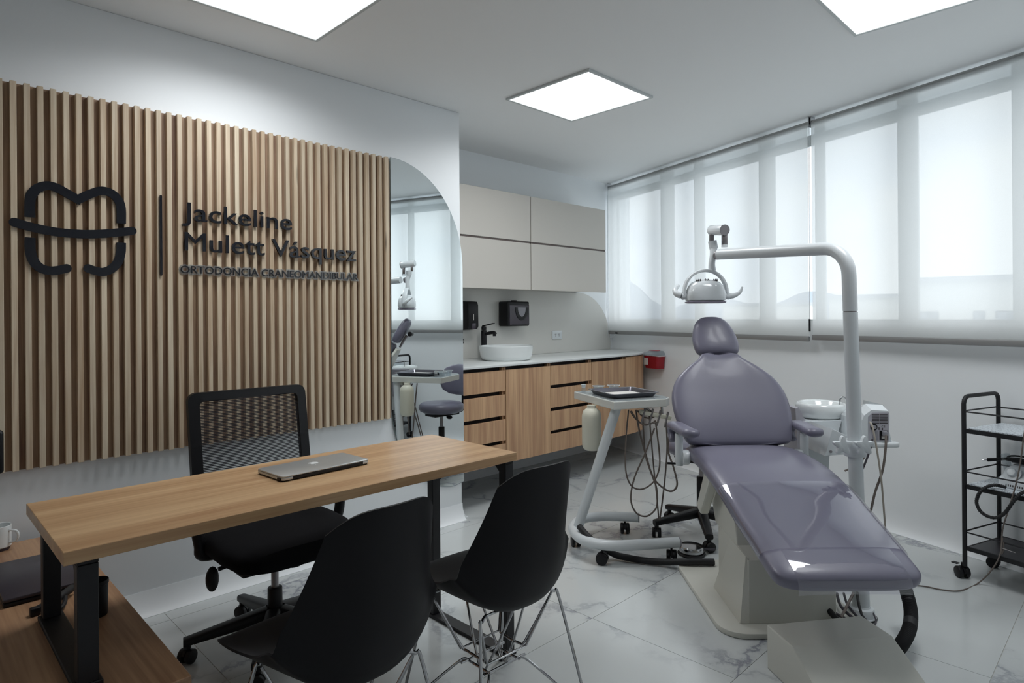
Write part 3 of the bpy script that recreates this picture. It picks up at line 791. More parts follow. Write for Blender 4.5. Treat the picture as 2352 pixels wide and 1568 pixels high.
# ================================================================== ROLLER BLINDS
def blind(name, s0, s1, off, zr, zb, lab, chain_s):
    t = thing(name, lab, 'blind', WW(s0, zb, off), 0, 'white screen roller blinds')
    B().cyl(WW(s0, zr, off - 0.012), WW(s1, zr, off - 0.012), 0.019, n=20).out('roller_tube', mat('roller_grey', (168, 170, 170), 0.5), t, world=True)
    n_ = 26
    top = [WW(s0 + (s1 - s0) * k / n_, zr, off + 0.008) for k in range(n_ + 1)]
    bot = [WW(s0 + (s1 - s0) * k / n_, zb + 0.034, off + 0.006) for k in range(n_ + 1)]
    b = B()
    for k in range(n_): b.poly([top[k], top[k + 1], bot[k + 1], bot[k]])
    bmesh.ops.remove_doubles(b.bm, verts=b.bm.verts, dist=1e-5)
    b.out('screen_fabric', fabric_m, t, world=True)
    Mr = frame_m4(WW(s0, zb, off + 0.006), -WD, Vector((0, 0, 1)), WN)
    B().box((0, 0, -0.009), (s1 - s0, 0.034, 0.009), 0.004, 2, M=Mr).out('bottom_rail', alugrey_m, t, world=True)
    for s_ in (s0 - 0.006, s1 + 0.002):
        Mb = frame_m4(WW(s_, zr, off - 0.012), -WD, Vector((0, 0, 1)), WN)
        B().box((0, -0.024, -0.02), (0.004, ZC - zr - 0.001, 0.02), M=Mb).out('bracket', chrome_m, t, world=True, smooth=0)
    ch = B()
    c0 = WW(chain_s, zr - 0.01, off + 0.012); c1 = WW(chain_s, zb + 0.02, off + 0.02)
    ch.tube([c0, (c0 + c1) / 2, c1 + Vector((0, 0, 0.1)), c1], 0.0022, 6, sub=3)
    ch.out('bead_chain', whitegloss_m, t, world=True)
    return t
BO = 0.06
sA0, sA1 = 0.055, win_s(1863.2, BO)
sB0 = win_s(1868.3, BO)
ba = blind('roller_blind', sA0, sA1, BO + 0.012, 2.470, 1.076, 'white screen roller blind behind the dental lamp, ending at the corner', sA0 + 0.005)
bb = blind('roller_blind', sB0, sB0 + 2.75, BO, 2.474, 1.086, 'white screen roller blind at the right, behind the black trolley', sB0 - 0.012)
cw = WW(sB0 - 0.012, 1.12, BO + 0.02)
B().cyl(cw + Vector((0, 0, 0.02)), cw + Vector((0, 0, 0.10)), 0.006, n=10).out('chain_weight', black_m, bb, world=True)
# loop of cord at the corner blind
k0 = WW(sA0 - 0.012, 1.55, BO + 0.02)
B().tube([WW(sA0 - 0.008, 2.40, BO + 0.02), WW(sA0 - 0.02, 1.5, BO + 0.02), WW(sA0 - 0.03, 1.18, BO + 0.03), WW(sA0 + 0.01, 1.055, BO + 0.03), WW(sA0 + 0.08, 1.05, BO + 0.03), WW(sA0 + 0.125, 1.085, BO + 0.025)], 0.0018, 6, sub=6).out('pull_cord', whitegloss_m, ba, world=True)
B().box((0, 0, 0), (0.03, 0.012, 0.006), M=frame_m4(WW(sA0 + 0.12, 1.083, BO + 0.029), -WD, Vector((0, 0, 1)), -WN)).out('cord_clip', black_m, ba, world=True, smooth=0)

# ================================================================== TOWN OUTSIDE
OUT = -WN
def far(px, d): 
    v = ray(px, CY); v.z = 0; return Vector((v.x, v.y, 0)).normalized() * d
city = mat('far_render', (244, 243, 238), 0.9); citywin = mat('far_window', (150, 158, 168), 0.5); hill_m = mat('hazy_hill', (188, 196, 210), 1.0)
def building(px0, px1, d, z0, z1, label, wins, depth=9.0, m=city):
    a = far(px0, d); b = far(px1, d); u = (b - a).normalized(); nrm = Vector((u.y, -u.x, 0))
    if nrm.dot(a) > 0: nrm = -nrm
    t = thing('far_building', label, 'building', a + Vector((0, 0, z0)))
    M = frame_m4(a + Vector((0, 0, z0)), u, Vector((0, 0, 1)), -nrm)
    W = (b - a).length; H = z1 - z0
    B().box((0, 0, 0), (W, H, depth), M=M).out('wall', m, t, world=True, smooth=0)
    B().box((-0.2, H, -0.3), (W + 0.2, H + 0.25, depth + 0.2), M=M).out('roof_edge', mat('far_roof', (196, 198, 204), 0.9), t, world=True, smooth=0)
    for (x0, x1, y0, y1) in wins:
        w = B().box((x0 * W, y0 * H, -0.06), (x1 * W, y1 * H, -0.01), M=M).out('window', citywin, t, world=True, smooth=0)
        B().box((x0 * W + 0.08, y0 * H + 0.08, -0.075), ((x0 + x1) / 2 * W - 0.04, y1 * H - 0.08, -0.061), M=M).out('pane', mat('far_pane', (176, 184, 194), 0.3), w, world=True, smooth=0)
building(2080, 2480, 40, -9, 2.9, 'pale long building outside, dimly seen through the right blind', [(0.08, 0.21, 0.76, 0.87), (0.42, 0.49, 0.76, 0.87), (0.55, 0.69, 0.76, 0.87), (0.78, 0.92, 0.76, 0.87)])
building(1905, 2075, 52, -9, 2.4, 'low pale building outside, dimly seen between pole and mullion', [(0.2, 0.4, 0.74, 0.84), (0.55, 0.75, 0.74, 0.84)])
building(1660, 1900, 70, -9, 2.2, 'distant pale building outside behind the dental lamp arm', [(0.1, 0.25, 0.78, 0.86), (0.4, 0.6, 0.78, 0.86)])
hb = B(); prof = []
for k in range(41):
    px = 1330 + k * 28
    h = 6 + 9 * math.exp(-((px - 1445) / 55.0) ** 2) + 2.5 * math.sin(k * 0.7) + 3.0 * math.exp(-((px - 1830) / 60.0) ** 2)
    prof.append((far(px, 260), h))
hb.loft([[p + Vector((0, 0, -40)) for p, h in prof], [p + Vector((0, 0, h)) for p, h in prof], [p * 1.25 + Vector((0, 0, -40)) for p, h in prof]], caps=False, closed=False)
o = hb.out('hills', hill_m); o['kind'] = 'structure'
o = B().box((-200, -200, -14), (400, 400, -13)).out('ground_outside', mat('hazy_ground', (190, 196, 200), 1.0), smooth=0); o['kind'] = 'structure'

# ================================================================== CREDENZA AND DESK
KZ = 0.43
t = thing('low_credenza', 'low oak credenza running out from the wall under the desk end', 'credenza', (0.22, 2.27, 0))
B().box((-0.06, 1.552, KZ - 0.022), (0.49, 2.95, KZ), 0.0015, 1).out('top_board', cred_m, t, world=True, smooth=0)
B().box((-0.04, 1.575, 0.05), (0.455, 2.95, KZ - 0.0225)).out('body', cred_m, t, world=True, smooth=0)
B().box((-0.03, 1.60, 0.0), (0.42, 2.94, 0.0495)).out('plinth', dark_m, t, world=True, smooth=0)
for k in range(3):
    y0 = 1.578 + k * 0.457
    d_ = B().box((0.4555, y0, 0.055), (0.474, y0 + 0.452, KZ - 0.026), 0.001, 1).out('door', cred_m, t, world=True, smooth=0)
    B().box((0.4745, y0 + 0.18, 0.36), (0.482, y0 + 0.27, 0.368), 0.001, 1).out('handle', blackmet_m, d_, world=True, smooth=0)

DX0, DX1, DY0, DY1, DZ0, DZ1 = 0.262, 1.642, 1.640, 2.152, 0.720, 0.750
t = thing('office_desk', 'oak-topped office desk on black steel frames', 'desk', ((DX0 + DX1) / 2, (DY0 + DY1) / 2, 0))
B().box((DX0, DY0, DZ0), (DX1, DY1, DZ1), 0.0012, 1).out('desktop', desk_m, t, world=True, smooth=0)
for (fx0, fx1, zb, nm) in ((0.290, 0.331, KZ + 0.0008, 'left'), (1.600, 1.641, 0.0, 'right')):
    wbar = 0.0075
    for y0 in (1.658, 2.095):
        l_ = B().box((fx0, y0, zb + 0.012), (fx1, y0 + 0.036, DZ0 - 0.0125), 0.002, 1).out('leg', blackmet_m, t, world=True, smooth=0)
    B().box((fx0 - wbar, 1.655, zb), (fx1 + wbar, 2.134, zb + 0.0125), 0.002, 1).out('floor_bar', blackmet_m, t, world=True, smooth=0)
    B().box((fx0, 1.658, DZ0 - 0.012), (fx1, 2.131, DZ0 - 0.0005), 0.001, 1).out('top_bar', blackmet_m, t, world=True, smooth=0)
    for y0, s_ in ((1.694, 1), (2.095, -1)):
        B().prism([(0, 0), (0.035 * s_, 0), (0, -0.03)], fx1 - fx0 - 0.004, frame_m4((fx0 + 0.002, y0, DZ0 - 0.0125), Vector((0, 1, 0)), Vector((0, 0, 1)), Vector((1, 0, 0)))).out('gusset', blackmet_m, t, world=True, smooth=0)
B().box((0.345, 2.09, DZ0 - 0.045), (1.585, 2.115, DZ0 - 0.001), 0.001, 1).out('stretcher', blackmet_m, t, world=True, smooth=0)

# laptop
lt = thing('laptop', 'closed silver laptop lying on the desk', 'laptop', (1.0, 1.946, DZ1 + 0.0005), R(3.2))
w, d = 0.158, 0.082
B().prism(rrect(-w, -d, w, d, 0.010), 0.0085, Matrix.Translation((0, 0, 0.0035)), bev=0.0012).out('base', alu_m, lt)
B().prism(rrect(-w + 0.003, -d + 0.003, w - 0.003, d - 0.003, 0.009), 0.003, Matrix.Translation((0, 0, 0.0003))).out('rubber_underside', black_m, lt)
B().prism(rrect(-w, -d, w, d, 0.010), 0.004, Matrix.Translation((0, 0, 0.0128)), bev=0.0012).out('lid', alu_m, lt)
B().box((-w + 0.035, -d - 0.0012, 0.002), (w - 0.025, -d + 0.004, 0.0126), 0.0015, 1).out('hinge', black_m, lt)
B().box((-w - 0.003, -d + 0.008, 0.003), (-w + 0.0005, -d + 0.028, 0.011), 0.001, 1).out('side_port', black_m, lt)
ap = []
for k in range(40):                         # fruit-shaped lid emblem
    a = 2 * PI * k / 40; r_ = 0.0125 * (1 + 0.06 * math.cos(2 * a)) - (0.0022 if abs(math.sin(a) - 1) < 0.06 else 0) - (0.0014 if abs(math.sin(a) + 1) < 0.04 else 0)
    x_ = r_ * math.cos(a); y_ = r_ * math.sin(a) * 1.04
    dd = math.hypot(x_ - 0.0145, y_ - 0.0015)
    if dd < 0.0062: x_ = 0.0145 - math.sqrt(max(0, 0.0062 ** 2 - (y_ - 0.0015) ** 2))
    ap.append((x_, y_))
leaf = [(0.0, 0.0145), (0.0012, 0.0175), (0.0045, 0.0205), (0.0044, 0.0175), (0.0025, 0.0152)]
Ml = Matrix.Translation((0.0, 0.01, 0.0169)) @ Matrix.Rotation(PI, 4, 'Z')
em = B().prism([(x * 1.25, y * 1.25) for x, y in ap], 0.0004, Ml); em.prism([(x * 1.25, y * 1.25) for x, y in leaf], 0.0004, Ml)
em.out('lid_emblem', mat('emblem_white', (228, 232, 232), 0.3), lt, smooth=0)

# things on the credenza
dg = thing('flat_device', 'dark grey flat device lying on the credenza behind the desk leg', 'laptop', (0.325, 2.475, KZ + 0.0005))
B().box((-0.10, -0.185, 0.001), (0.10, 0.178, 0.012), 0.003, 2).out('base', black_m, dg)
B().box((-0.10, -0.185, 0.0145), (0.10, 0.178, 0.024), 0.003, 2).out('lid', darkgrey_m, dg)
B().box((-0.095, -0.18, 0.0118), (0.095, 0.172, 0.0147)).out('seam', rubber_m, dg, smooth=0)
cp = onz(218, 1408, KZ)
bc = thing('pen_cup', 'small black cylindrical cup on the credenza behind the front desk leg', 'cup', (0.405, 2.055, KZ + 0.0005))
B().lathe([(0, 0), (0.024, 0), (0.026, 0.003), (0.0275, 0.095), (0.025, 0.095), (0.0235, 0.006), (0, 0.006)], n=28).out('wall', black_m, bc)
B().lathe([(0.0276, 0.086), (0.0287, 0.087), (0.0287, 0.097), (0.0276, 0.098)], n=28).out('rim', black_m, bc)
cb = thing('black_cable_bundle', 'black cable bundle draped round the desk leg on the credenza', 'cable', (0.31, 2.19, KZ + 0.001))
def cbp(px, py, z): return onz(px, py, z)
B().tube([cbp(78, 1404, 0.437), cbp(92, 1396, 0.445), cbp(120, 1382, 0.45), cbp(145, 1365, 0.452), cbp(165, 1350, 0.448)], 0.011, 10, sub=4).out('thick_cable', rubber_m, cb, world=True)
B().tube([cbp(150, 1368, 0.447), cbp(148, 1385, 0.443), cbp(138, 1398, 0.441), cbp(128, 1400, 0.44)], 0.006, 8, sub=4).out('thin_cable', rubber_m, cb, world=True)
B().box((-0.012, -0.011, 0), (0.012, 0.011, 0.022), 0.004, M=Matrix.Translation(cbp(80, 1412, KZ + 0.001))).out('plug', black_m, cb, world=True)
# mug
mp_ = onz(10, 1238, KZ)
mg = thing('white_mug', 'white mug with dark base at the left picture edge on the credenza', 'mug', (0.272, 2.895, KZ + 0.0005))
B().lathe([(0, 0.010), (0.036, 0.010), (0.039, 0.013), (0.039, 0.085), (0.0375, 0.086), (0.036, 0.085), (0.036, 0.016), (0, 0.014)], n=32).out('body', ceram_m, mg)
B().lathe([(0, 0), (0.034, 0), (0.036, 0.009), (0, 0.0095)], n=32).out('base', smoked_m, mg)
B().tube([(0.028, -0.028, 0.07), (0.047, -0.042, 0.066), (0.052, -0.046, 0.05), (0.046, -0.041, 0.032), (0.0285, -0.0285, 0.026)], 0.0042, 8, sub=4).out('handle', ceram_m, mg)

# ================================================================== CHAIR HELPERS
def caster_parts(parent, c, ang, r=0.027, wd=0.046, m=black_m, hood=True):
    """twin-wheel castor at floor point c (local), wheels rolling along angle ang"""
    u = Vector((math.cos(ang), math.sin(ang), 0)); v = Vector((-u.y, u.x, 0)); c = Vector(c)
    b = B()
    for s_ in (-1, 1):
        a = c + v * s_ * wd * 0.12 + Vector((0, 0, r)); b.cyl(a, a + v * s_ * wd * 0.38, r, n=20, bev=0.004)
    o = b.out('castor', m, parent)
    if hood:
        hb_ = B(); pr = [(r * 1.04 * math.cos(R(a)), r * 1.04 * math.sin(R(a))) for a in range(20, 200, 20)]
        hb_.prism(pr, wd * 0.22, frame_m4(c + Vector((0, 0, r)) - v * wd * 0.11, u, Vector((0, 0, 1)), v))
        hb_.cyl(c + Vector((0, 0, r * 1.6)), c + Vector((0, 0, r * 2 + 0.018)), 0.0055, n=10)
        hb_.out('castor_hood', m, o)
    return o

# ------------------------------------------------------------------ office chair
oc = thing('office_chair', 'black mesh-back office swivel chair behind the desk', 'chair', (1.052, 2.375, 0), 0.0)
def tapered_arm(b, a, c, w0, w1, h0, h1):
    a = Vector(a); c = Vector(c); t_ = (c - a); t_.z = 0; t_.normalize(); n_ = Vector((-t_.y, t_.x, 0))
    rings = []
    for k in range(7):
        f = k / 6; p = a.lerp(c, f); w_ = w0 + (w1 - w0) * f; h_ = h0 + (h1 - h0) * f
        rings.append([p + n_ * x + Vector((0, 0, z)) for x, z in supell(w_ / 2, h_ / 2, 14, 4)])
    b.loft(rings)
A0 = math.atan2(2.463 - 2.375, 0.763 - 1.052)
for k in range(5):
    a = A0 + 2 * PI * k / 5; e = Vector((math.cos(a), math.sin(a), 0))
    b = B(); tapered_arm(b, e * 0.03 + Vector((0, 0, 0.118)), e * 0.315 + Vector((0, 0, 0.077)), 0.06, 0.036, 0.05, 0.028)
    b.cyl(e * 0.302 + Vector((0, 0, 0.052)), e * 0.302 + Vector((0, 0, 0.085)), 0.013, n=12)
    b.out('base_arm', black_m, oc)
    caster_parts(oc, e * 0.302, a + 0.9 + k * 0.7, 0.026, 0.05)
B().cyl((0, 0, 0.09), (0, 0, 0.215), 0.0285, 0.027, n=22, bev=0.003).out('column_sleeve', black_m, oc)
B().cyl((0, 0, 0.2155), (0, 0, 0.35), 0.014, n=18).out('gas_lift', steel_m, oc)
B().box((-0.09, -0.11, 0.352), (0.09, 0.13, 0.392), 0.012, 3).cyl((0.06, -0.03, 0.29), (0.06, -0.03, 0.352), 0.036, n=20, bev=0.006).out('mechanism', black_m, oc)
B().tube([(-0.09, -0.04, 0.368), (-0.20, -0.045, 0.362), (-0.225, -0.046, 0.36)], 0.008, 8).out('lever_rod', black_m, oc)
B().sphere((-0.25, -0.056, 0.335), 0.03, (0.75, 0.6, 1.5), 14).out('lever_paddle', black_m, oc)
rings = []
for (yy, hw, zc, hh) in ((-0.265, 0.15, 0.408, 0.018), (-0.258, 0.19, 0.411, 0.036), (-0.225, 0.228, 0.416, 0.048), (-0.12, 0.252, 0.424, 0.050), (0.0, 0.256, 0.428, 0.048), (0.1, 0.248, 0.432, 0.044), (0.17, 0.228, 0.437, 0.039), (0.20, 0.20, 0.44, 0.028), (0.21, 0.17, 0.44, 0.014)):
    rings.append([Vector((x, yy, zc + z)) for x, z in supell(hw, hh, 32, 3.4)])
B().loft(rings).out('seat', blackfab_m, oc)
B().box((-0.2, -0.2, 0.360), (0.2, 0.16, 0.385), 0.006).out('seat_pan', black_m, oc)
# back: leaning frame and mesh ribs
def bk(x, h): return Vector((x, 0.235 + 0.07 * (h - 0.5) / 0.45 - 0.045 * (1 - (x / 0.26) ** 2) * 0.5 + 0.02, h))
XC = 0.035
outer = rrect(-0.247, 0.50, 0.247, 0.952, 0.035, 5); inner = rrect(-0.206, 0.545, 0.206, 0.918, 0.02, 5)
b = B(); n_ = len(outer)
fo = [b.bm.verts.new(bk(x, h) + Vector((XC, -0.012, 0))) for x, h in outer]; fi = [b.bm.verts.new(bk(x, h) + Vector((XC, -0.012, 0))) for x, h in inner]
bo = [b.bm.verts.new(bk(x, h) + Vector((XC, 0.014, 0))) for x, h in outer]; bi = [b.bm.verts.new(bk(x, h) + Vector((XC, 0.014, 0))) for x, h in inner]
for k in range(n_):
    k2 = (k + 1) % n_
    b.bm.faces.new((fo[k], fo[k2], fi[k2], fi[k])); b.bm.faces.new((bo[k2], bo[k], bi[k], bi[k2]))
    b.bm.faces.new((fo[k2], fo[k], bo[k], bo[k2])); b.bm.faces.new((fi[k], fi[k2], bi[k2], bi[k]))
b.out('back_frame', black_m, oc, smooth=25)
b = B(); nr = 62
for k in range(nr):
    h = 0.546 + (0.916 - 0.546) * k / (nr - 1); hh = 0.0019
    xs = [-0.2065 + 0.413 * j / 10 for j in range(11)]
    V0 = [b.bm.verts.new(bk(x, h - hh) + Vector((XC, -0.002, 0))) for x in xs]; V1 = [b.bm.verts.new(bk(x, h + hh) + Vector((XC, -0.002, 0))) for x in xs]
    for j in range(10): b.bm.faces.new((V0[j], V0[j + 1], V1[j + 1], V1[j]))
o = b.out('back_mesh', mat('black_mesh_yarn', (26, 25, 33), 0.8), oc, smooth=0); o['kind'] = 'stuff'
B().box((XC - 0.05, 0.16, 0.372), (XC + 0.05, 0.275, 0.39), 0.006).box((XC - 0.045, 0.262, 0.375), (XC + 0.045, 0.285, 0.53), 0.008).out('back_support', black_m, oc)
for s_ in (-1, 1):
    xx = XC * 0.3 + s_ * 0.275
    ar = B().tube([(s_ * 0.17, 0.02, 0.395), (s_ * 0.255, 0.02, 0.40), (xx, 0.02, 0.44), (xx + s_ * 0.012, 0.03, 0.53), (xx + s_ * 0.012, 0.045, 0.635)], lambda f: 0.021, 10, sub=5).out('arm_bracket', black_m, oc)
    B().box((xx - 0.035, -0.085, 0.636), (xx + 0.045, 0.16, 0.664), 0.012, 3).out('arm_pad', black_m, ar)

# ------------------------------------------------------------------ moulded shell chairs
def shell_point(u, v):
    # v 0..1 from the seat's front lip to the top of the back, u -1..1 across; front is +y
    tab = [(0.00, 0.255, 0.392, 0.150, -0.012, 0.0), (0.05, 0.247, 0.412, 0.195, -0.006, -0.012), (0.15, 0.190, 0.428, 0.226, 0.010, -0.01), (0.28, 0.085, 0.412, 0.235, 0.042, 0.0),
           (0.40, -0.030, 0.378, 0.235, 0.100, 0.0), (0.50, -0.118, 0.370, 0.234, 0.140, 0.02), (0.58, -0.184, 0.398, 0.232, 0.120, 0.06), (0.66, -0.218, 0.482, 0.214, 0.072, 0.095),
           (0.75, -0.236, 0.575, 0.194, 0.030, 0.095), (0.85, -0.250, 0.680, 0.172, 0.008, 0.074), (0.94, -0.262, 0.770, 0.152, 0.0, 0.056), (1.0, -0.272, 0.824, 0.136, 0.0, 0.046)]
    y_, z_, hw, curlz, curly = interp(tab, v)
    c = abs(u) ** 2.4
    return Vector((u * hw, y_ + curly * c, z_ + curlz * c))
def make_shell():
    b = B(); NU, NV = 22, 44; g = []
    for j in range(NV + 1):
        v = j / NV; r_ = []
        for i in range(NU + 1):
            u = -1 + 2 * i / NU
            vv = v
            if v > 0.93: vv = v - 0.055 * abs(u) ** 5 * ((v - 0.93) / 0.07)
            r_.append(b.bm.verts.new(shell_point(u, vv)))
        g.append(r_)
    for j in range(NV):
        for i in range(NU): b.bm.faces.new((g[j][i], g[j][i + 1], g[j + 1][i + 1], g[j + 1][i]))
    bmesh.ops.recalc_face_normals(b.bm, faces=b.bm.faces)
    r_ = bmesh.ops.solidify(b.bm, geom=b.bm.faces[:], thickness=0.0055)
    return b
def rod(b, pts, r_=0.0042, sub=3): b.tube(pts, r_, 8, sub=sub)
sc1 = thing('shell_chair', 'black moulded shell chair with wire legs, nearest the viewer on the left', 'chair', (0.815, 1.475, 0), R(2), 'black shell visitor chairs')
make_shell().out('shell', blacks_m, sc1, smooth=60)
for sx in (-1, 1):
    for sy in (-1, 1):
        b = B()
        rod(b, [(sx * 0.125, sy * 0.115 - 0.01, 0.385), (sx * 0.15, sy * 0.125 - 0.01, 0.376), (sx * 0.165, sy * 0.135 - 0.01, 0.345), (sx * 0.215, sy * 0.205 - 0.01, 0.010)], 0.005, sub=4)
        rod(b, [(sx * 0.06, sy * 0.055 - 0.01, 0.165), (sx * 0.085, sy * 0.075 - 0.01, 0.158), (sx * 0.205, sy * 0.197 - 0.01, 0.012)], sub=4)
        lg_ = b.out('leg', chrome_m, sc1)
        B().cyl((sx * 0.2145, sy * 0.2045 - 0.01, 0.0), (sx * 0.2145, sy * 0.2045 - 0.01, 0.012), 0.010, n=12).out('foot_glide', black_m, lg_)
for sx in (-1, 1):
    b = B()
    rod(b, [(sx * 0.15, -0.125, 0.372), (sx * 0.085, -0.07, 0.22), (sx * 0.075, -0.05, 0.205), (sx * 0.075, 0.03, 0.205), (sx * 0.085, 0.05, 0.22), (sx * 0.15, 0.105, 0.372)], sub=3)
    rod(b, [(sx * 0.02, -0.135, 0.382), (sx * 0.045, -0.03, 0.165), (sx * 0.045, 0.01, 0.165), (sx * 0.02, 0.115, 0.382)], sub=3)
    rod(b, [(sx * 0.06, -0.065, 0.165), (sx * 0.06, 0.045, 0.165)], sub=0)
    b.out('wire_brace', chrome_m, sc1)
for sy in (-1, 1):
    b = B()
    rod(b, [(-0.15, sy * 0.115 - 0.01, 0.372), (-0.08, sy * 0.065 - 0.01, 0.205), (0.08, sy * 0.065 - 0.01, 0.205), (0.15, sy * 0.115 - 0.01, 0.372)], sub=1)
    rod(b, [(-0.09, sy * 0.05 - 0.01, 0.168), (0.09, sy * 0.05 - 0.01, 0.168)], sub=0)
    rod(b, [(-0.13, sy * 0.12 - 0.01, 0.386), (0.13, sy * 0.12 - 0.01, 0.386)], sub=0)
    b.out('wire_brace', chrome_m, sc1)
sc2 = copy_tree(sc1)
sc2.location = (1.355, 1.475, 0); sc2.rotation_euler = (0, 0, R(-2))
sc2['label'] = 'black moulded shell chair with wire legs, further right beside the dental cart'

# ================================================================== DENTAL CHAIR (camera-aligned bay: r right, d forward)
def loft_cf(st, rc, n=32, e=3.0, sub=3, off=0.0, arc=None, bow=0.0):
    """cushion: stations (d, z, half width, half thickness) along a path; returns rings"""
    pts = smooth_path([Vector(s_[:4] if False else (s_[0], s_[1], 0)) for s_ in st], sub)
    tab = [(i * sub,) + tuple(s_[2:4]) for i, s_ in enumerate(st)]
    rings = []
    for i, p in enumerate(pts):
        a = pts[max(0, i - 1)]; c = pts[min(len(pts) - 1, i + 1)]
        tg = (c - a).normalized(); nr = Vector((-tg.y, tg.x, 0))
        hw, ht = interp(tab, i); hw = max(hw, 0.004) + off; ht = max(ht, 0.003) + off
        prof = supell(hw, ht, n, e)
        if arc: prof = prof[n // 2:] + prof[:1]
        rcc = rc(p.x) if callable(rc) else rc
        rings.append([CF(rcc + x, p.x + nr.x * (y + bow * (x / hw) ** 2), p.y + nr.y * (y + bow * (x / hw) ** 2)) for x, y in prof])
    return rings
RC = 1.075
def RAX(d): return 1.105 - 0.055 * (d - 2.04)      # chair axis drifts slightly left towards the head
dc = thing('dental_chair', 'grey-lilac reclining dental chair with clear film over its leg rest', 'dental chair', CF(RC, 2.7, 0), YAW)
Mcf = Matrix.Rotation(YAW, 4, 'Z')
def cfprism(poly_rd, z0, h, bev=0.0, b=None):
    b = b or B(); return b.prism(poly_rd, h, Mcf @ Matrix.Translation((0, 0, z0)), bev)
def cfside(poly_dz, r0, w, bev=0.0, b=None):
    """polygon in (d, z), extruded along r from r0 by w"""
    b = b or B(); return b.prism(poly_dz, w, frame_m4(CF(r0, 0, 0), CF(0, 1, 0), Vector((0, 0, 1)), CF(1, 0, 0)), bev)
cfprism(rrect(0.805, 2.42, 1.40, 3.16, 0.10, 8), 0.001, 0.022, 0.004).out('base_plate', cream_m, dc, world=True)
cfside([(2.50, 0.024), (2.86, 0.024), (2.86, 0.30), (2.60, 0.29), (2.50, 0.275)], 0.93, 0.35, 0.004).loft([[CF(0.897, 2.50, 0.024), CF(0.932, 2.50, 0.024), CF(0.932, 2.86, 0.024), CF(0.90, 2.84, 0.024)], [CF(0.928, 2.52, 0.283), CF(0.932, 2.505, 0.283), CF(0.932, 2.7, 0.292), CF(0.929, 2.7, 0.292)]]).out('pedestal_cover', cream_m, dc, world=True, smooth=20)
cfside([(2.62, 0.285), (2.90, 0.295), (3.05, 0.535), (2.70, 0.528)], 0.93, 0.30, 0.006).out('lift_arm', cream_m, dc, world=True, smooth=20)
cfside([(2.74, 0.545), (2.83, 0.555), (2.95, 0.370), (2.935, 0.345), (2.90, 0.335)], 0.858, 0.045, 0.010).out('side_cover', cream_m, dc, world=True, smooth=20)
cfside([(2.66, 0.532), (3.05, 0.540), (3.05, 0.556), (2.66, 0.543)], 0.91, 0.32, 0.003).out('seat_frame', blackmet_m, dc, world=True, smooth=0)
SEAT = [(3.0347, 0.5936, 0.0571, 0.0098), (3.0309, 0.5953, 0.1808, 0.0254), (3.0117, 0.5981, 0.224, 0.0351), (2.9497, 0.6016, 0.2394, 0.0411), (2.8474, 0.6043, 0.249, 0.0432), (2.727, 0.5945, 0.2552, 0.0434), (2.6039, 0.572, 0.2584, 0.0436), (2.4783, 0.5333, 0.2587, 0.0428), (2.3586, 0.4844, 0.2569, 0.042), (2.24, 0.44, 0.252, 0.041), (2.13, 0.397, 0.248, 0.041), (2.085, 0.38, 0.243, 0.039), (2.06, 0.372, 0.225, 0.033), (2.045, 0.367, 0.18, 0.022), (2.04, 0.366, 0.05, 0.008)]
B().loft(loft_cf(SEAT, RAX, 36, 3.6)).out('seat_cushion', lilac_m, dc, world=True, smooth=60)
FILM = [(2.5078, 0.5437, 0.2592, 0.0438), (2.4273, 0.5129, 0.2581, 0.0429), (2.3586, 0.4844, 0.2569, 0.042), (2.24, 0.44, 0.252, 0.041), (2.15, 0.404, 0.249, 0.041)]
rg_all = loft_cf(SEAT, RAX, 48, 3.6, 8, off=0.006, arc=True)
rg = [q for q in rg_all if 2.14 < (-q[12].x * _sy + q[12].y * _cy) < 2.505]
b = B(); b.loft(rg, caps=False, closed=False)
FR = [(2.15, 0.404, 0.19, 0.041), (2.10, 0.385, 0.188, 0.040), (2.07, 0.375, 0.186, 0.036), (2.045, 0.362, 0.184, 0.030)]
b.out('clear_film', film_m, dc, world=True, smooth=70, fix=False)
fl = B(); ring2 = []
for (d_, z_) in ((2.152, 0.4515), (2.11, 0.4350), (2.078, 0.4190), (2.052, 0.404), (2.037, 0.383), (2.031, 0.362), (2.036, 0.343)):
    ring2.append([CF(RAX(d_) + x, d_, z_ - 0.004 * (x / 0.19) ** 4) for x in [-0.185 + 0.37 * k / 10 for k in range(11)]])
fl.loft(ring2, caps=False, closed=False)
fl.out('film_front_flap', film_m, dc, world=True, smooth=70, fix=False)
BACK = [(2.9536, 0.6325, 0.0957, 0.0117), (2.9552, 0.6354, 0.2154, 0.0294), (2.9653, 0.6522, 0.2468, 0.0411), (3.004, 0.716, 0.268, 0.0469), (3.05, 0.7892, 0.2793, 0.0487), (3.0919, 0.857, 0.271, 0.0487), (3.1296, 0.9196, 0.236, 0.0486), (3.1596, 0.9694, 0.176, 0.0466), (3.182, 1.0056, 0.119, 0.0427), (3.1946, 1.0274, 0.098, 0.0349), (3.1998, 1.036, 0.0751, 0.0233), (3.2013, 1.0379, 0.0282, 0.0078)]
B().loft(loft_cf(BACK, RAX, 36, 2.9, bow=0.03)).out('backrest', lilac_m, dc, world=True, smooth=60)
bs = [(d_ + 0.062 * 0.77, z_ - 0.062 * 0.62, hw * 0.8, 0.016) for d_, z_, hw, ht in BACK[2:-2]]
B().loft(loft_cf(bs, RAX, 24, 3.5)).out('backrest_shell', cream_m, dc, world=True, smooth=60)
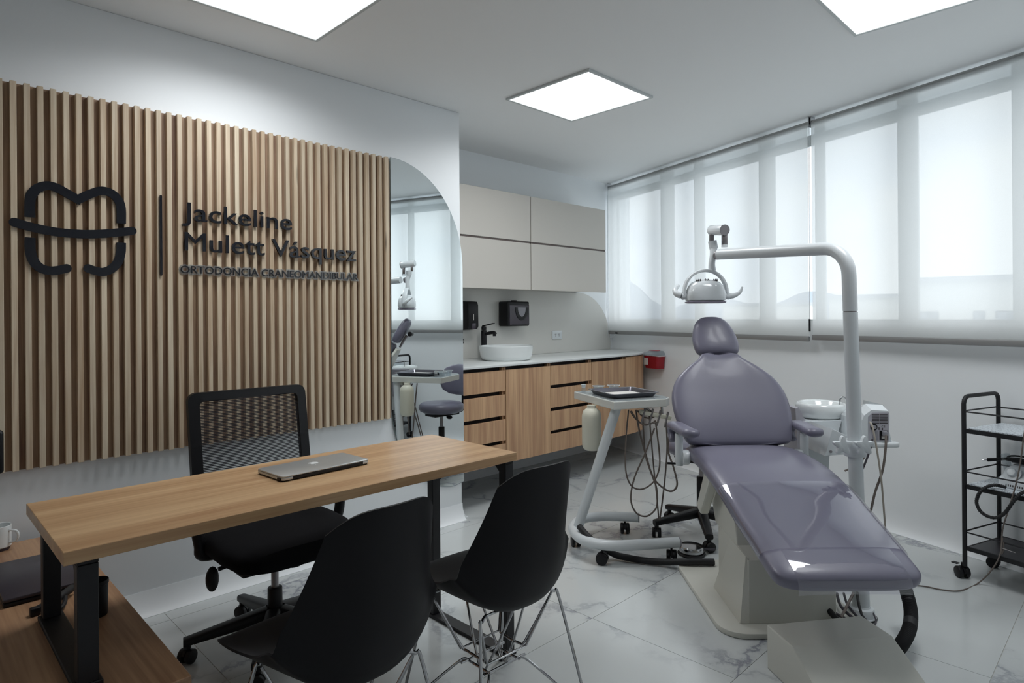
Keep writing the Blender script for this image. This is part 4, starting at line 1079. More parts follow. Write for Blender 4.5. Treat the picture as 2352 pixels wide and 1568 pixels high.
HEAD = [(3.2155, 1.0455, 0.0469, 0.0097), (3.2183, 1.0493, 0.090, 0.0252), (3.2277, 1.0624, 0.1085, 0.0358), (3.2502, 1.0999, 0.1155, 0.0407), (3.2736, 1.1374, 0.1116, 0.0407), (3.2971, 1.1768, 0.0994, 0.0387), (3.3177, 1.2097, 0.0788, 0.0329), (3.3299, 1.2275, 0.0516, 0.0232), (3.3327, 1.2322, 0.0188, 0.0077)]
B().loft(loft_cf(HEAD, lambda d: RAX(d) + 0.012, 32, 2.5)).out('headrest', lilac_m, dc, world=True, smooth=60)
hb_ = B().loft(loft_cf([(3.255, 1.00, 0.02, 0.008), (3.29, 1.06, 0.025, 0.010), (3.32, 1.10, 0.03, 0.012)], RAX, 16, 4)).out('headrest_bracket', steel_m, dc, world=True)
B().cyl(CF(RAX(3.3) - 0.045, 3.345, 1.11), CF(RAX(3.3) + 0.045, 3.345, 1.11), 0.02, n=16, bev=0.004).out('tilt_knob', black_m, hb_, world=True)
for s_ in (-1, 1):
    rr = 1.060 + s_ * 0.290
    ap_ = B(); path = [CF(rr + 0.0, 3.03, 0.641), CF(rr - s_ * 0.002, 3.06, 0.680), CF(rr, 3.042, 0.715), CF(rr, 2.98, 0.728), CF(rr - s_ * 0.004, 2.90, 0.729), CF(rr - s_ * 0.012, 2.82, 0.727), CF(rr - s_ * 0.018, 2.755, 0.730)]
    pp = smooth_path(path, 5); rings = []
    for i, p in enumerate(pp):
        f = i / (len(pp) - 1); a = pp[max(0, i - 1)]; c = pp[min(len(pp) - 1, i + 1)]; tg = (c - a).normalized()
        side = CF(1, 0, 0); nn = tg.cross(side).normalized()
        w_ = 0.018 + 0.020 * min(1, max(0, (f - 0.15) / 0.4)); h_ = 0.015 + 0.006 * min(1, f * 2)
        k_ = min(1, f / 0.03 + 0.3) * min(1, (1 - f) / 0.08 + 0.25)
        rings.append([p + side * x + nn * y for x, y in supell(w_ * k_, h_ * k_, 20, 2.3)])
    o = ap_.loft(rings).out('armrest', lilac_m, dc, world=True, smooth=60)
    B().cyl(CF(rr, 2.918, 0.554), CF(rr, 2.918, 0.703), 0.0185, n=20, bev=0.003).out('arm_post', white_m, o, world=True)
    B().cyl(CF(rr - s_ * 0.012, 2.918, 0.592), CF(rr - s_ * 0.045, 2.918, 0.592), 0.034, n=24, bev=0.006).out('arm_hub', white_m, o, world=True)
    B().cyl(CF(rr + s_ * 0.015, 2.918, 0.563), CF(rr + s_ * 0.055, 2.918, 0.565), 0.0055, n=10).out('lock_pin', black_m, o, world=True)

# junction box and hoses on the floor
jb = thing('floor_junction_box', 'cream sloping floor service box in front of the dental chair', 'service box', CF(1.08, 2.12, 0), YAW)
q0, q1 = CF(0.894, 2.228, 0), CF(1.265, 2.29, 0)
ub = (q1 - q0).normalized(); vb = Vector((ub.y, -ub.x, 0))          # vb towards the viewer
Wb = (q1 - q0).length
Mj = frame_m4(q0, vb, Vector((0, 0, 1)), ub)
B().prism([(0, 0.001), (0.305, 0.001), (0.305, 0.06), (0.298, 0.066), (0.145, 0.152), (0.0, 0.152)], Wb, Mj, 0.004).out('cover', cream_m, jb, world=True, smooth=20)
B().prism([(0.295, 0.0), (0.312, 0.0), (0.312, 0.052), (0.295, 0.06)], Wb + 0.004, Mj @ Matrix.Translation((0, 0, -0.002))).out('front_lip', cream_m, jb, world=True, smooth=0)
for fx_, sz_ in ((0.10, 0.02), (0.22, 0.026), (0.30, 0.03)):
    B().cyl(q0 + ub * fx_ - vb * 0.001 + Vector((0, 0, 0.135)), q0 + ub * fx_ - vb * 0.014 + Vector((0, 0, 0.135)), 0.011, n=12).out('hose_fitting', steel_m, jb, world=True)
B().cyl(q0 + ub * (Wb + 0.0005) + vb * 0.16 + Vector((0, 0, 0.075)), q0 + ub * (Wb + 0.004) + vb * 0.16 + Vector((0, 0, 0.075)), 0.028, n=20).out('hose_port', black_m, jb, world=True)
hp = [atd(2068, 1318, 2.50), atd(2083, 1362, 2.42), atd(2092, 1405, 2.35), atd(2088, 1445, 2.28), atd(2070, 1480, 2.22), atd(2052, 1498, 2.19)]
hpp = smooth_path(hp, 22)
b = B(); b.tube(hpp, lambda f: 0.0215 + (0.0022 if int(f * (len(hpp) - 1)) % 2 else -0.0012), 20)
tag(b.out('corrugated_hose', rubber_m, None, smooth=20), 'thick black ribbed suction hose curving into the floor service box', 'hose')
cbn = [thing('service_cables', 'tangle of grey service cables under the leg rest behind the floor box', 'cables', CF(1.30, 2.5, 0))]
for k, (pts, r_, m_) in enumerate([([(1884, 1360, 2.62), (1900, 1395, 2.52), (1925, 1425, 2.46)], 0.012, rubber_m), ([(1905, 1362, 2.66), (1902, 1385, 2.6), (1915, 1405, 2.55), (1945, 1422, 2.5)], 0.006, hosed_m),
        ([(1922, 1362, 2.66), (1928, 1385, 2.6), (1940, 1402, 2.55), (1958, 1418, 2.5)], 0.006, hosed_m), ([(1938, 1362, 2.66), (1945, 1385, 2.6), (1955, 1400, 2.56), (1968, 1415, 2.52)], 0.005, hosed_m),
        ([(1960, 1362, 2.56), (1945, 1392, 2.52), (1932, 1418, 2.46)], 0.0055, hose_m), ([(1969, 1360, 2.54), (1972, 1385, 2.5), (1980, 1412, 2.46), (1990, 1425, 2.42)], 0.0055, rubber_m),
        ([(2006, 1408, 2.56), (2012, 1425, 2.52), (2009, 1440, 2.46), (2013, 1446, 2.42)], 0.0035, hosed_m)]):
    B().tube([Vector((p.x, p.y, max(p.z, r_ + 0.001))) for p in (atd(*q) for q in pts)], r_, 8, sub=5).out('cable', m_, cbn[0], world=True)

# ================================================================== DENTAL LAMP ON ITS POLE
PD = 2.60
foot = onz(1978, 1416, 0); 
t = thing('dental_lamp', 'white dental operating lamp on a tall bent pole behind the chair', 'dental lamp', (foot.x, foot.y, 0), YAW)
p_lo = atd(1975, 1398, PD); p_lo = Vector((foot.x, foot.y, 0.0))
pm = atd(1963.5, 1028, PD); pt_ = atd(1953, 716, PD); pu = atd(1950, 640, PD)
B().lathe([(0, 0.001), (0.056, 0.001), (0.056, 0.008), (0.050, 0.010), (0.050, 0.03), (0.046, 0.04), (0.036, 0.045), (0.034, 0.05), (0, 0.05)], p_lo, 28).out('foot_flange', white_m, t, world=True)
B().lathe([(0.0565, 0.0), (0.059, 0.0), (0.059, 0.007), (0.0565, 0.007)], p_lo, 28).out('floor_ring', black_m, t, world=True)
B().cyl(p_lo + Vector((0, 0, 0.045)), p_lo.lerp(pm, 0.28), 0.033, n=24, bev=0.003).out('pole_sleeve', white_m, t, world=True)
B().cyl(p_lo.lerp(pm, 0.2801), pt_ - (pt_ - pm).normalized() * 0.001, 0.0278, n=26).out('pole', white_m, t, world=True)
B().cyl(pt_ - (pt_ - pm).normalized() * 0.001, pt_ + (pt_ - pm).normalized() * 0.003, 0.0262, n=26).out('joint_ring', steel_m, t, world=True)
arm_end = atd(1652, 584, 3.26)
zA = atd(1900, 565, PD).z
cor = Vector((pu.x, pu.y, zA)); inw = (Vector((arm_end.x, arm_end.y, 0)) - Vector((cor.x, cor.y, 0))).normalized()
RB = 0.12; bend = []
for k in range(9):
    a = R(90 * k / 8); bend.append(Vector((cor.x, cor.y, zA - RB)) + inw * RB * (1 - math.cos(a)) + Vector((0, 0, RB * math.sin(a))))
B().tube([pt_ + Vector((0, 0, 0.0035)), pt_.lerp(bend[0], 0.5)] + bend + [arm_end], 0.0278, 22).out('bent_arm', white_m, t, world=True)
LD = 3.28
b1 = atd(1664, 562, LD); b2 = atd(1664, 541, LD)
B().cyl(b1 - Vector((0, 0, 0.012)), b1, 0.016, n=16).out('arm_socket', white_m, t, world=True)
Mv = Matrix.Rotation(YAW, 4, 'Z')
def cfbox(b, c, hr, hd, hz, bev=0.0): return b.box((-hr, -hd, -hz), (hr, hd, hz), bev, 2, M=Matrix.Translation(c) @ Mv)
cfbox(B(), (b1 + b2) / 2, 0.013, 0.011, abs(b1.z - b2.z) / 2 + 0.006, 0.002).out('steel_link', steel_m, t, world=True)
cyA = atd(1664, 528, LD - 0.02); cyB = atd(1634, 529, LD + 0.10)
h_ = B().cyl(cyA, cyB, 0.0275, n=26, bev=0.002).out('pivot_barrel', whitegloss_m, t, world=True)
dv_ = (cyA - cyB).normalized()
B().cyl(cyA + dv_ * 0.0002, cyA + dv_ * 0.004, 0.0282, n=26).out('end_cap', steel_m, h_, world=True)
l1 = atd(1633, 540, LD + 0.09); l2 = atd(1636, 556, LD + 0.06)
cfbox(B(), (l1 + l2) / 2, 0.011, 0.009, 0.022, 0.002).out('steel_link', steel_m, t, world=True)
nk = [atd(1636, 553, LD + 0.05), atd(1639, 568, LD + 0.05), atd(1638, 585, LD + 0.04), atd(1635, 605, LD + 0.04), atd(1636, 622, LD + 0.04)]
B().tube(nk[:2] + [atd(1639.5, 571, LD + 0.05)], 0.0225, 18).out('collar', white_m, t, world=True)
B().tube(smooth_path(nk[1:], 4), lambda f: 0.0205 - 0.004 * math.sin(f * PI) , 16).out('neck', white_m, t, world=True)
jf = atd(1647, 586, LD + 0.02); B().cyl(jf, atd(1650, 586, LD + 0.01), 0.024, n=20).out('joint_face', steel_m, t, world=True)
# lamp head
LH = LD + 0.04
hc = atd(1620, 668, LH); UX = CF(1, 0, 0)
rings = []
for (z_, hw, hd) in ((-0.054, 0.087, 0.054), (-0.049, 0.101, 0.067), (-0.03, 0.1035, 0.071), (0.0, 0.099, 0.069), (0.027, 0.088, 0.063), (0.046, 0.070, 0.051), (0.057, 0.045, 0.034), (0.060, 0.013, 0.011)):
    rings.append([hc + CF(x, y, z_ + 0.03 * -0.0) for x, y in supell(hw, hd, 32, 3.0)])
hd_ = B().loft(rings).out('lamp_head', whitegloss_m, t, world=True, smooth=50)
rings = []
for (z_, hw, hd) in ((-0.0655, 0.092, 0.058), (-0.063, 0.102, 0.069), (-0.057, 0.104, 0.071), (-0.0545, 0.099, 0.067)):
    rings.append([hc + CF(x, y, z_) for x, y in supell(hw, hd, 32, 3.0)])
B().loft(rings).out('lens_rim', mat('lens_grey', (140, 134, 150), 0.2), hd_, world=True, smooth=50)
for g_ in (-0.045, -0.002, 0.042):
    for j in range(3):
        c_ = hc + CF(g_ + (j - 1) * 0.0085, -0.030, 0.0525 - 0.02 * abs(g_) ** 1.2 * 4); B().box((-0.0016, -0.012, -0.006), (0.0016, 0.010, 0.006), M=Matrix.Translation(c_) @ Mv @ Matrix.Rotation(R(-28), 4, 'X')).out('vent_slot', dark_m, hd_, world=True, smooth=0)
yoke = []
for k in range(17):
    a = R(180 - 180 * k / 16); yoke.append(hc + CF(0.113 * math.cos(a), 0.0, -0.020 + 0.128 * math.sin(a) ** 0.85))
b = B(); rings = []
for i, p in enumerate(yoke):
    a_ = yoke[max(0, i - 1)]; c_ = yoke[min(16, i + 1)]; tg = (c_ - a_).normalized(); sd = CF(0, 1, 0); nn = tg.cross(sd).normalized()
    rings.append([p + sd * x + nn * y for x, y in supell(0.020, 0.0085, 14, 3)])
b.loft(rings); b.out('yoke', white_m, t, world=True)
for s_ in (-1, 1):
    B().cyl(hc + CF(s_ * 0.099, 0, -0.024), hc + CF(s_ * 0.127, 0, -0.028), 0.019, n=18, bev=0.003).out('yoke_pivot', white_m, t, world=True)
B().tube([hc + CF(0.127, 0, -0.028), hc + CF(0.151, -0.01, -0.024), hc + CF(0.176, -0.02, -0.007), hc + CF(0.187, -0.025, 0.020)], lambda f: 0.017 * (1 - 0.72 * f), 14, sub=4).out('handle', grey_m if False else white_m, t, world=True)
B().tube([hc + CF(-0.127, 0, -0.022), hc + CF(-0.149, 0.01, -0.013), hc + CF(-0.152, 0.03, 0.008), hc + CF(-0.128, 0.06, 0.032)], lambda f: 0.019 * (1 - 0.45 * f), 14, sub=4).out('handle', white_m, t, world=True)

# clamp with star knobs on the pole
cl = thing('pole_clamp', 'white clamp with two star knobs on the lamp pole', 'clamp', pm - Vector((0, 0, 0.04)), YAW)
axis = (pt_ - pm).normalized()
cc = pm
Mring = Matrix.Translation(cc) @ axis.to_track_quat('Z', 'Y').to_matrix().to_4x4()
B().lathe([(0.0282, -0.032), (0.041, -0.032), (0.043, -0.028), (0.043, 0.028), (0.041, 0.032), (0.0282, 0.032), (0.0282, -0.032)], (0, 0, 0), 28, M=Mring).out('collar', white_m, cl, world=True)
for (px_, dd) in ((1935, 2.540), (1985, 2.535)):
    c_ = atd(px_, 1023, dd); pl = []
    for k in range(40):
        a = 2 * PI * k / 40; pl.append(((0.031 + 0.009 * math.cos(5 * a)) * math.cos(a + 0.3), (0.031 + 0.009 * math.cos(5 * a)) * math.sin(a + 0.3)))
    o = B().prism(pl, 0.020, frame_m4(c_ + CF(0, 0.010, 0), CF(1, 0, 0), Vector((0, 0, 1)), CF(0, -1, 0)), 0.003).out('star_knob', white_m, cl, world=True)
    B().cyl(c_ + CF(0, 0.010, 0), Vector((cc.x, cc.y, c_.z)).lerp(c_, 0.55), 0.008, n=12).out('stem', white_m, o, world=True)

# cuspidor
UD = 3.20
uc = atd(1885, 925, UD)
t = thing('cuspidor', 'white spittoon bowl on a slanted white stand behind the chair armrest', 'spittoon', Vector((uc.x, uc.y, uc.z - 0.30)), YAW)
B().lathe([(0, -0.082), (0.05, -0.082), (0.085, -0.078), (0.108, -0.062), (0.119, -0.036), (0.120, -0.012), (0.115, 0.0), (0.105, 0.004), (0.097, -0.002), (0.088, -0.03), (0.06, -0.055), (0, -0.062)], uc, 44).out('bowl', ceram_m, t, world=True, smooth=60)
B().lathe([(0, -0.105), (0.055, -0.105), (0.048, -0.0825), (0, -0.0825)], uc, 28).out('neck', greyp_m, t, world=True)
B().tube([uc + CF(0.085, -0.02, -0.02), uc + CF(0.088, -0.022, 0.022), uc + CF(0.104, -0.028, 0.032), uc + CF(0.120, -0.034, 0.0), uc + CF(0.126, -0.036, -0.04)], 0.0035, 8, sub=5).out('flush_tube', chrome_m, t, world=True)
Mc = frame_m4(CF(0, UD - 0.11, 0), CF(1, 0, 0), Vector((0, 0, 1)), CF(0, 1, 0))
def px_rz(px, py, d): 
    P = atd(px, py, d); return (P.x * _cy + P.y * _sy, P.z)
dF = UD - 0.11
bp = [px_rz(1842, 968, dF), px_rz(1935, 964, dF), px_rz(1906, 1047, dF), px_rz(1902, 1110, dF), px_rz(1850, 1110, dF)]
B().prism(bp[::-1], 0.20, Mc, 0.003).out('stand_body', white_m, t, world=True, smooth=20)
bp2 = [px_rz(1827, 938, dF + 0.02), px_rz(1834, 935, dF + 0.02), px_rz(1850, 966, dF + 0.02), px_rz(1850, 1060, dF + 0.02), px_rz(1833, 1040, dF + 0.02)]
B().prism(bp2[::-1], 0.16, frame_m4(CF(0, dF + 0.02, 0), CF(1, 0, 0), Vector((0, 0, 1)), CF(0, 1, 0))).out('side_plate', greyp_m, t, world=True, smooth=0)
dA = 2.86
bp3 = [px_rz(1912, 985, dA), px_rz(1945, 1000, dA), px_rz(1945, 1043, dA), px_rz(1895, 1047, dA)]
B().prism(bp3[::-1], 0.22, frame_m4(CF(0, dA, 0), CF(1, 0, 0), Vector((0, 0, 1)), CF(0, 1, 0)), 0.002).out('mounting_arm', white_m, t, world=True, smooth=20)
P = atd(1909, 1037, dA - 0.004); B().cyl(P, P + CF(0, 0.0035, 0), 0.006, n=12).out('bolt', steel_m, t, world=True)

# white control unit on a clear shelf
VD = 2.90
sh = thing('clear_shelf', 'clear plastic shelf on the lamp pole carrying the white unit', 'shelf', CF(1.70, 3.03, 0.62), YAW)
rA, zA_ = px_rz(2006, 1030, VD); rB, _ = px_rz(2070, 1030, VD); zS = px_rz(2040, 1015, VD)[1]
cfprism(rrect(1.50, VD - 0.005, rB, VD + 0.27, 0.025), zS - 0.026, 0.022, 0.005).out('tray', mat('milky_plastic', (222, 226, 228), 0.25), sh, world=True)
cfside([(VD + 0.02, zS - 0.003), (VD + 0.25, zS - 0.003), (VD + 0.25, zS + 0.16), (VD + 0.08, zS + 0.16)], rB - 0.035, 0.003).out('clear_side', clearpl_m, sh, world=True, smooth=0)
cu_ = thing('control_unit', 'small white electric unit with vents and plugs on the clear shelf', 'control unit', CF(1.68, 3.03, zS - 0.003), YAW)
z0 = zS - 0.0035
r0u, r1u = px_rz(1980, 975, VD + 0.01)[0], px_rz(2043, 975, VD + 0.01)[0]
body = [(r0u, z0), (r1u, z0), (r1u + 0.003, z0 + 0.125), (r1u - 0.004, z0 + 0.145), (r0u + 0.045, z0 + 0.150), (r0u + 0.012, z0 + 0.125), (r0u, z0 + 0.10)]
Mcu = frame_m4(CF(0, VD + 0.012, 0), CF(1, 0, 0), Vector((0, 0, 1)), CF(0, 1, 0))
b = B(); fr = [CF(r_, VD + 0.012, z_) for r_, z_ in body]; mid = [CF(r_ , VD + 0.06, z_ + (0.022 if z_ > z0 + 0.12 else 0)) for r_, z_ in body]; bk_ = [CF(r_, VD + 0.22, z_ - (0.02 if z_ > z0 + 0.12 else 0)) for r_, z_ in body]
b.loft([fr, mid, bk_]); b.out('housing', whitegloss_m, cu_, world=True, smooth=15)
B().prism([(r0u + 0.03, z0 + 0.005), (r1u - 0.003, z0 + 0.005), (r1u - 0.003, z0 + 0.138), (r0u + 0.048, z0 + 0.138), (r0u + 0.03, z0 + 0.12)][::-1], 0.002, frame_m4(CF(0, VD + 0.0095, 0), CF(1, 0, 0), Vector((0, 0, 1)), CF(0, 1, 0))).out('rear_panel', greyp_m, cu_, world=True, smooth=0)
def cub(ra, rb, za, zb, y0, y1, nm, m_, bev=0.0):
    return B().box((ra, y0, za), (rb, y1, zb), bev, 1, M=Mv @ Matrix.Translation((0, VD, 0))).out(nm, m_, cu_, world=True, smooth=0)
w_ = r1u - r0u
for k in range(7):
    zv = z0 + 0.128 - k * 0.0065
    for (fa, fb_) in ((0.36, 0.62), (0.64, 0.93)): cub(r0u + w_ * fa, r0u + w_ * fb_, zv - 0.0014, zv + 0.0014, 0.0085, 0.0096, 'vent_slot', dark_m)
cub(r0u + w_ * 0.63, r0u + w_ * 0.94, z0 + 0.012, z0 + 0.055, 0.0080, 0.0094, 'power_socket', black_m)
cub(r0u + w_ * 0.70, r0u + w_ * 0.88, z0 + 0.032, z0 + 0.052, -0.006, 0.0079, 'power_plug', grey_m, 0.002)
cub(r0u + w_ * 0.70, r0u + w_ * 0.84, z0 + 0.018, z0 + 0.029, 0.0070, 0.0079, 'fuse_label', paper_m)
cub(r0u + w_ * 0.36, r0u + w_ * 0.58, z0 + 0.012, z0 + 0.055, 0.0080, 0.0094, 'side_socket', grey_m)
P = CF(r0u + w_ * 0.42, VD + 0.0095, z0 + 0.072); o = B().lathe([(0.008, 0), (0.016, 0), (0.016, 0.003), (0.0145, 0.004), (0.008, 0.002)], (0, 0, 0), 22, M=frame_m4(P, CF(1, 0, 0), Vector((0, 0, 1)), CF(0, -1, 0))).out('round_connector', black_m, cu_, world=True)
B().cyl(P, P + CF(0, -0.010, 0), 0.0085, n=16).out('connector_plug', grey_m, o, world=True)
for ch, fr_ in (('C', 0.70), ('E', 0.79)):
    me, bb = glyph_mesh(ch, 0.013, 0, 0.0002, 0)
    me.transform(rootm(cu_).inverted() @ frame_m4(CF(r0u + w_ * fr_, VD + 0.0092, z0 + 0.069), CF(1, 0, 0), Vector((0, 0, 1)), CF(0, -1, 0)))
    link('marking', me, dark_m, cu_)
cub(r0u + w_ * 0.71, r0u + w_ * 0.76, z0 + 0.058, z0 + 0.066, 0.0088, 0.0095, 'marking', dark_m)
cub(r0u + w_ * 0.60, r0u + w_ * 0.63, z0 + 0.058, z0 + 0.070, 0.0088, 0.0095, 'marking', dark_m)
ucb = thing('unit_cables', 'grey cables hanging down from the white control unit', 'cables', CF(1.66, 2.85, 0.35))
for pts, r_, m_ in (([(1998, 969, 2.885), (2004, 980, 2.865), (2012, 1020, 2.85), (2024, 1100, 2.85), (2032, 1195, 2.86), (2034, 1230, 2.88)], 0.0042, mat('beige_cable', (168, 160, 150), 0.5)),
        ([(2035, 1000, 2.88), (2034, 1030, 2.86), (2027, 1080, 2.86), (2010, 1130, 2.87), (2000, 1175, 2.89)], 0.0052, hose_m),
        ([(2003, 1008, 2.88), (1999, 1030, 2.86), (1982, 1075, 2.86), (1962, 1112, 2.87)], 0.0045, hosed_m), ([(1990, 1043, 2.80), (1972, 1065, 2.80), (1940, 1081, 2.81)], 0.0042, hose_m)):
    B().tube([atd(*q) for q in pts], r_, 8, sub=5).out('cable', m_, ucb, world=True)

# ================================================================== DELIVERY CART
dcart = thing('dental_delivery_cart', 'white wheeled dental instrument cart with hanging hoses', 'instrument cart', CF(0.55, 3.4, 0))
zB_ = 0.095
up_ = [(0.714, 3.60), (0.60, 3.625), (0.48, 3.625), (0.385, 3.575), (0.328, 3.46), (0.325, 3.36), (0.355, 3.255), (0.43, 3.185), (0.52, 3.165), (0.66, 3.178), (0.839, 3.205)]
B().tube([CF(r_, d_, zB_) for r_, d_ in up_], 0.0262, 20, sub=4).out('base_tube', white_m, dcart, world=True)
for (r_, d_), (r2, d2) in ((up_[0], up_[1]), (up_[-1], up_[-2])):
    v_ = (CF(r_, d_, zB_) - CF(r2, d2, zB_)).normalized(); P = CF(r_, d_, zB_)
    B().cyl(P + v_ * 0.0003, P + v_ * 0.006, 0.0268, n=20).out('end_cap', grey_m, dcart, world=True)
Mi = rootm(dcart).inverted()
for (r_, d_, a_) in ((0.445, 3.170, -1.1), (0.640, 3.618, 0.7), (0.338, 3.42, 0.9), (0.802, 3.20, 0.6)):
    P = Mi @ CF(r_, d_, 0.0); caster_parts(dcart, P, a_, 0.030, 0.05, black_m)
B().cyl(CF(0.345, 3.40, 0.10), CF(0.550, 3.320, 0.772), 0.0262, n=22).out('post', white_m, dcart, world=True)
FLr, FLd = 0.519, 3.23
def TP(b_, a_): return (FLr + 0.944 * b_ - 0.331 * a_, FLd + 0.331 * b_ + 0.944 * a_)
tray_poly = [TP(0, 0), TP(0.31, 0), TP(0.36, 0.045), TP(0.36, 0.44), TP(0.31, 0.48), TP(0, 0.48)]
cfprism(tray_poly, 0.766, 0.042, 0.004).out('tray_housing', mat('warm_white_enamel', (212, 213, 208), 0.3), dcart, world=True, smooth=20)
cfprism([TP(0.004, 0.004), TP(0.308, 0.004), TP(0.356, 0.047), TP(0.356, 0.438), TP(0.308, 0.476), TP(0.004, 0.476)], 0.8085, 0.002).out('film_cover', clearpl_m, dcart, world=True, smooth=0)
wb = CF(0.428, 3.42, 0)
o = B().lathe([(0, 0.522), (0.035, 0.523), (0.047, 0.532), (0.0525, 0.552), (0.0525, 0.705), (0.047, 0.732), (0.03, 0.746), (0.024, 0.752), (0.024, 0.7655), (0, 0.7655)], (wb.x, wb.y, 0), 28).out('water_bottle', cream2_m, dcart, world=True, smooth=60)
hA, hB = CF(0.672, 3.325, 0.742), CF(0.842, 3.365, 0.702)
ub_ = (hB - hA).normalized(); upb = ub_.cross(CF(0, 1, 0)).normalized(); fw = upb.cross(ub_)
B().box((0, -0.017, -0.011), ((hB - hA).length, 0.017, 0.011), 0.004, 2, M=frame_m4(hA, ub_, fw, -upb if upb.z < 0 else upb)).out('handpiece_holder', cream2_m, dcart, world=True)
for k in range(4):
    f = 0.12 + 0.25 * k; P = hA.lerp(hB, f)
    B().cyl(P + CF(0.008, -0.008, 0.028), P + CF(-0.018, -0.03, -0.050), 0.0062, 0.0045, n=12).out('handpiece', steel_m, dcart, world=True)
B().cyl(CF(0.70, 3.34, 0.766), CF(0.74, 3.345, 0.735), 0.007, n=10).cyl(CF(0.80, 3.38, 0.766), CF(0.80, 3.37, 0.722), 0.007, n=10).out('holder_bracket', chrome_m, dcart, world=True)
def zp(lst, d0, d1): return [atd(1290 + x / 4.1257, 840 + y_ / 4.1257, d0 + (d1 - d0) * i / (len(lst) - 1)) for i, (x, y_) in enumerate(lst)]
hoses = [([(635, 415), (615, 620), (603, 830), (612, 1020), (665, 1140), (760, 1168), (860, 1110), (915, 1010), (930, 880), (905, 640), (890, 540)], 3.36, 3.31, 0.0042),
         ([(705, 415), (722, 540), (755, 690), (800, 850), (870, 1060), (975, 1165), (1050, 1185), (1095, 1120), (1060, 960), (1008, 800), (1022, 640), (1032, 530)], 3.40, 3.33, 0.0050),
         ([(765, 415), (775, 620), (795, 850), (850, 1020), (900, 1160), (905, 1300), (880, 1370), (800, 1425), (705, 1390), (655, 1260), (690, 1060), (790, 830), (880, 590)], 3.45, 3.30, 0.0045),
         ([(825, 415), (845, 640), (860, 820), (880, 1040), (900, 1220), (922, 1460)], 3.38, 3.52, 0.0042),
         ([(990, 520), (1000, 760), (985, 1000), (958, 1250), (930, 1460)], 3.34, 3.52, 0.0046),
         ([(650, 430), (700, 500), (770, 550), (840, 550), (890, 520)], 3.40, 3.32, 0.0042), ([(720, 425), (770, 480), (840, 495), (900, 470), (950, 450)], 3.42, 3.33, 0.0042), ([(660, 425), (720, 520), (790, 560), (850, 545), (920, 530)], 3.36, 3.30, 0.004)]
for lst, d0, d1, r_ in hoses:
    B().tube(zp(lst, d0, d1), r_, 8, sub=5).out('hose', hose_m, dcart, world=True)
# things on the cart
it_c = CF(*TP(0.175, 0.22), 0.811)
it = thing('instrument_tray', 'shallow steel instrument tray on the dental cart', 'instrument tray', it_c, YAW + math.atan2(0.331, 0.944))
b = B(); rings = []
for (z_, w_, d_) in ((0.001, 0.125, 0.13), (0.022, 0.138, 0.143), (0.022, 0.146, 0.151), (0.024, 0.146, 0.151), (0.024, 0.134, 0.139), (0.004, 0.122, 0.127)):
    rings.append([Vector((x, y_, z_)) for x, y_ in rrect(-w_, -d_, w_, d_, 0.02)])
b.loft(rings); b.out('pan', mat('tray_steel', (120, 118, 126), 0.25, metal=0.9), it, smooth=30)
B().prism(rrect(-0.10, -0.10, 0.09, 0.08, 0.03), 0.003, Matrix.Translation((0.01, 0.0, 0.0045))).out('tray_reflection', paper_m, it, smooth=0)  # pale patch standing in for light reflected in the steel pan
P = CF(*TP(0.032, 0.42), 0.811)
sbt = thing('small_vial', 'tiny clear vial with white cap at the cart corner', 'vial', P)
B().lathe([(0, 0), (0.012, 0), (0.013, 0.003), (0.013, 0.018), (0.009, 0.024), (0, 0.024)], n=18).out('body', clearpl_m, sbt)
B().lathe([(0, 0.0242), (0.010, 0.0242), (0.014, 0.044), (0, 0.046)], n=18).out('cap', white_m, sbt)
for (bb_, lab) in ((0.13, 'clear dappen dish behind the steel tray, left one of two'), (0.23, 'clear dappen dish behind the steel tray, right one of two')):
    P = CF(*TP(bb_, 0.425), 0.811); dd_ = thing('dappen_dish', lab, 'dish', P, 0, 'clear dishes on the dental cart')
    B().lathe([(0, 0), (0.018, 0), (0.032, 0.026), (0.036, 0.028), (0.034, 0.030), (0.016, 0.004), (0, 0.004)], n=24).out('cup', clearpl_m, dd_)
    B().lathe([(0.0345, 0.0302), (0.0375, 0.0290), (0.0378, 0.0312), (0.0345, 0.0318), (0.0345, 0.0302)], n=24).out('rim', white_m, dd_)

# black hose along the floor from the cart to the chair
fh = [atd(1327, 1200, 3.36), atd(1336, 1217, 3.30), atd(1356, 1237, 3.235), onz(1405, 1272, 0.03), onz(1440, 1279, 0.02), onz(1480, 1284, 0.018), onz(1530, 1293, 0.018), onz(1590, 1297, 0.018), onz(1640, 1297, 0.018)]
fh = [atd(1331, 1209, 3.31), atd(1350, 1231, 3.24), atd(1372, 1248, 3.215), Vector(onz(1410, 1272, 0.03)), onz(1440, 1280, 0.020), onz(1480, 1287, 0.019), onz(1520, 1290, 0.022), onz(1556, 1290, 0.036), onz(1585, 1290, 0.041), onz(1640, 1290, 0.041)]
tag(B().tube(fh, 0.0165, 14, sub=5).out('floor_hose', rubber_m), 'black floor hose running from the instrument cart to the chair base', 'hose')
# foot pedal
P = onz(1588, 1272, 0)
fp = thing('foot_pedal', 'round chrome foot control on the floor left of the chair base', 'foot pedal', (P.x, P.y, 0), YAW)
B().lathe([(0, 0.0005), (0.070, 0.0005), (0.072, 0.006), (0.066, 0.012), (0, 0.012)], n=36).out('rubber_base', rubber_m, fp)
B().lathe([(0, 0.0125), (0.060, 0.0125), (0.064, 0.018), (0.064, 0.040), (0.060, 0.045), (0, 0.049)], n=36).out('disc', chrome_m, fp)
B().tube([(0.064, 0, 0.026), (0.11, 0.004, 0.022), (0.125, 0.006, 0.020)], 0.007, 8, sub=3).out('lead', hosed_m, fp)

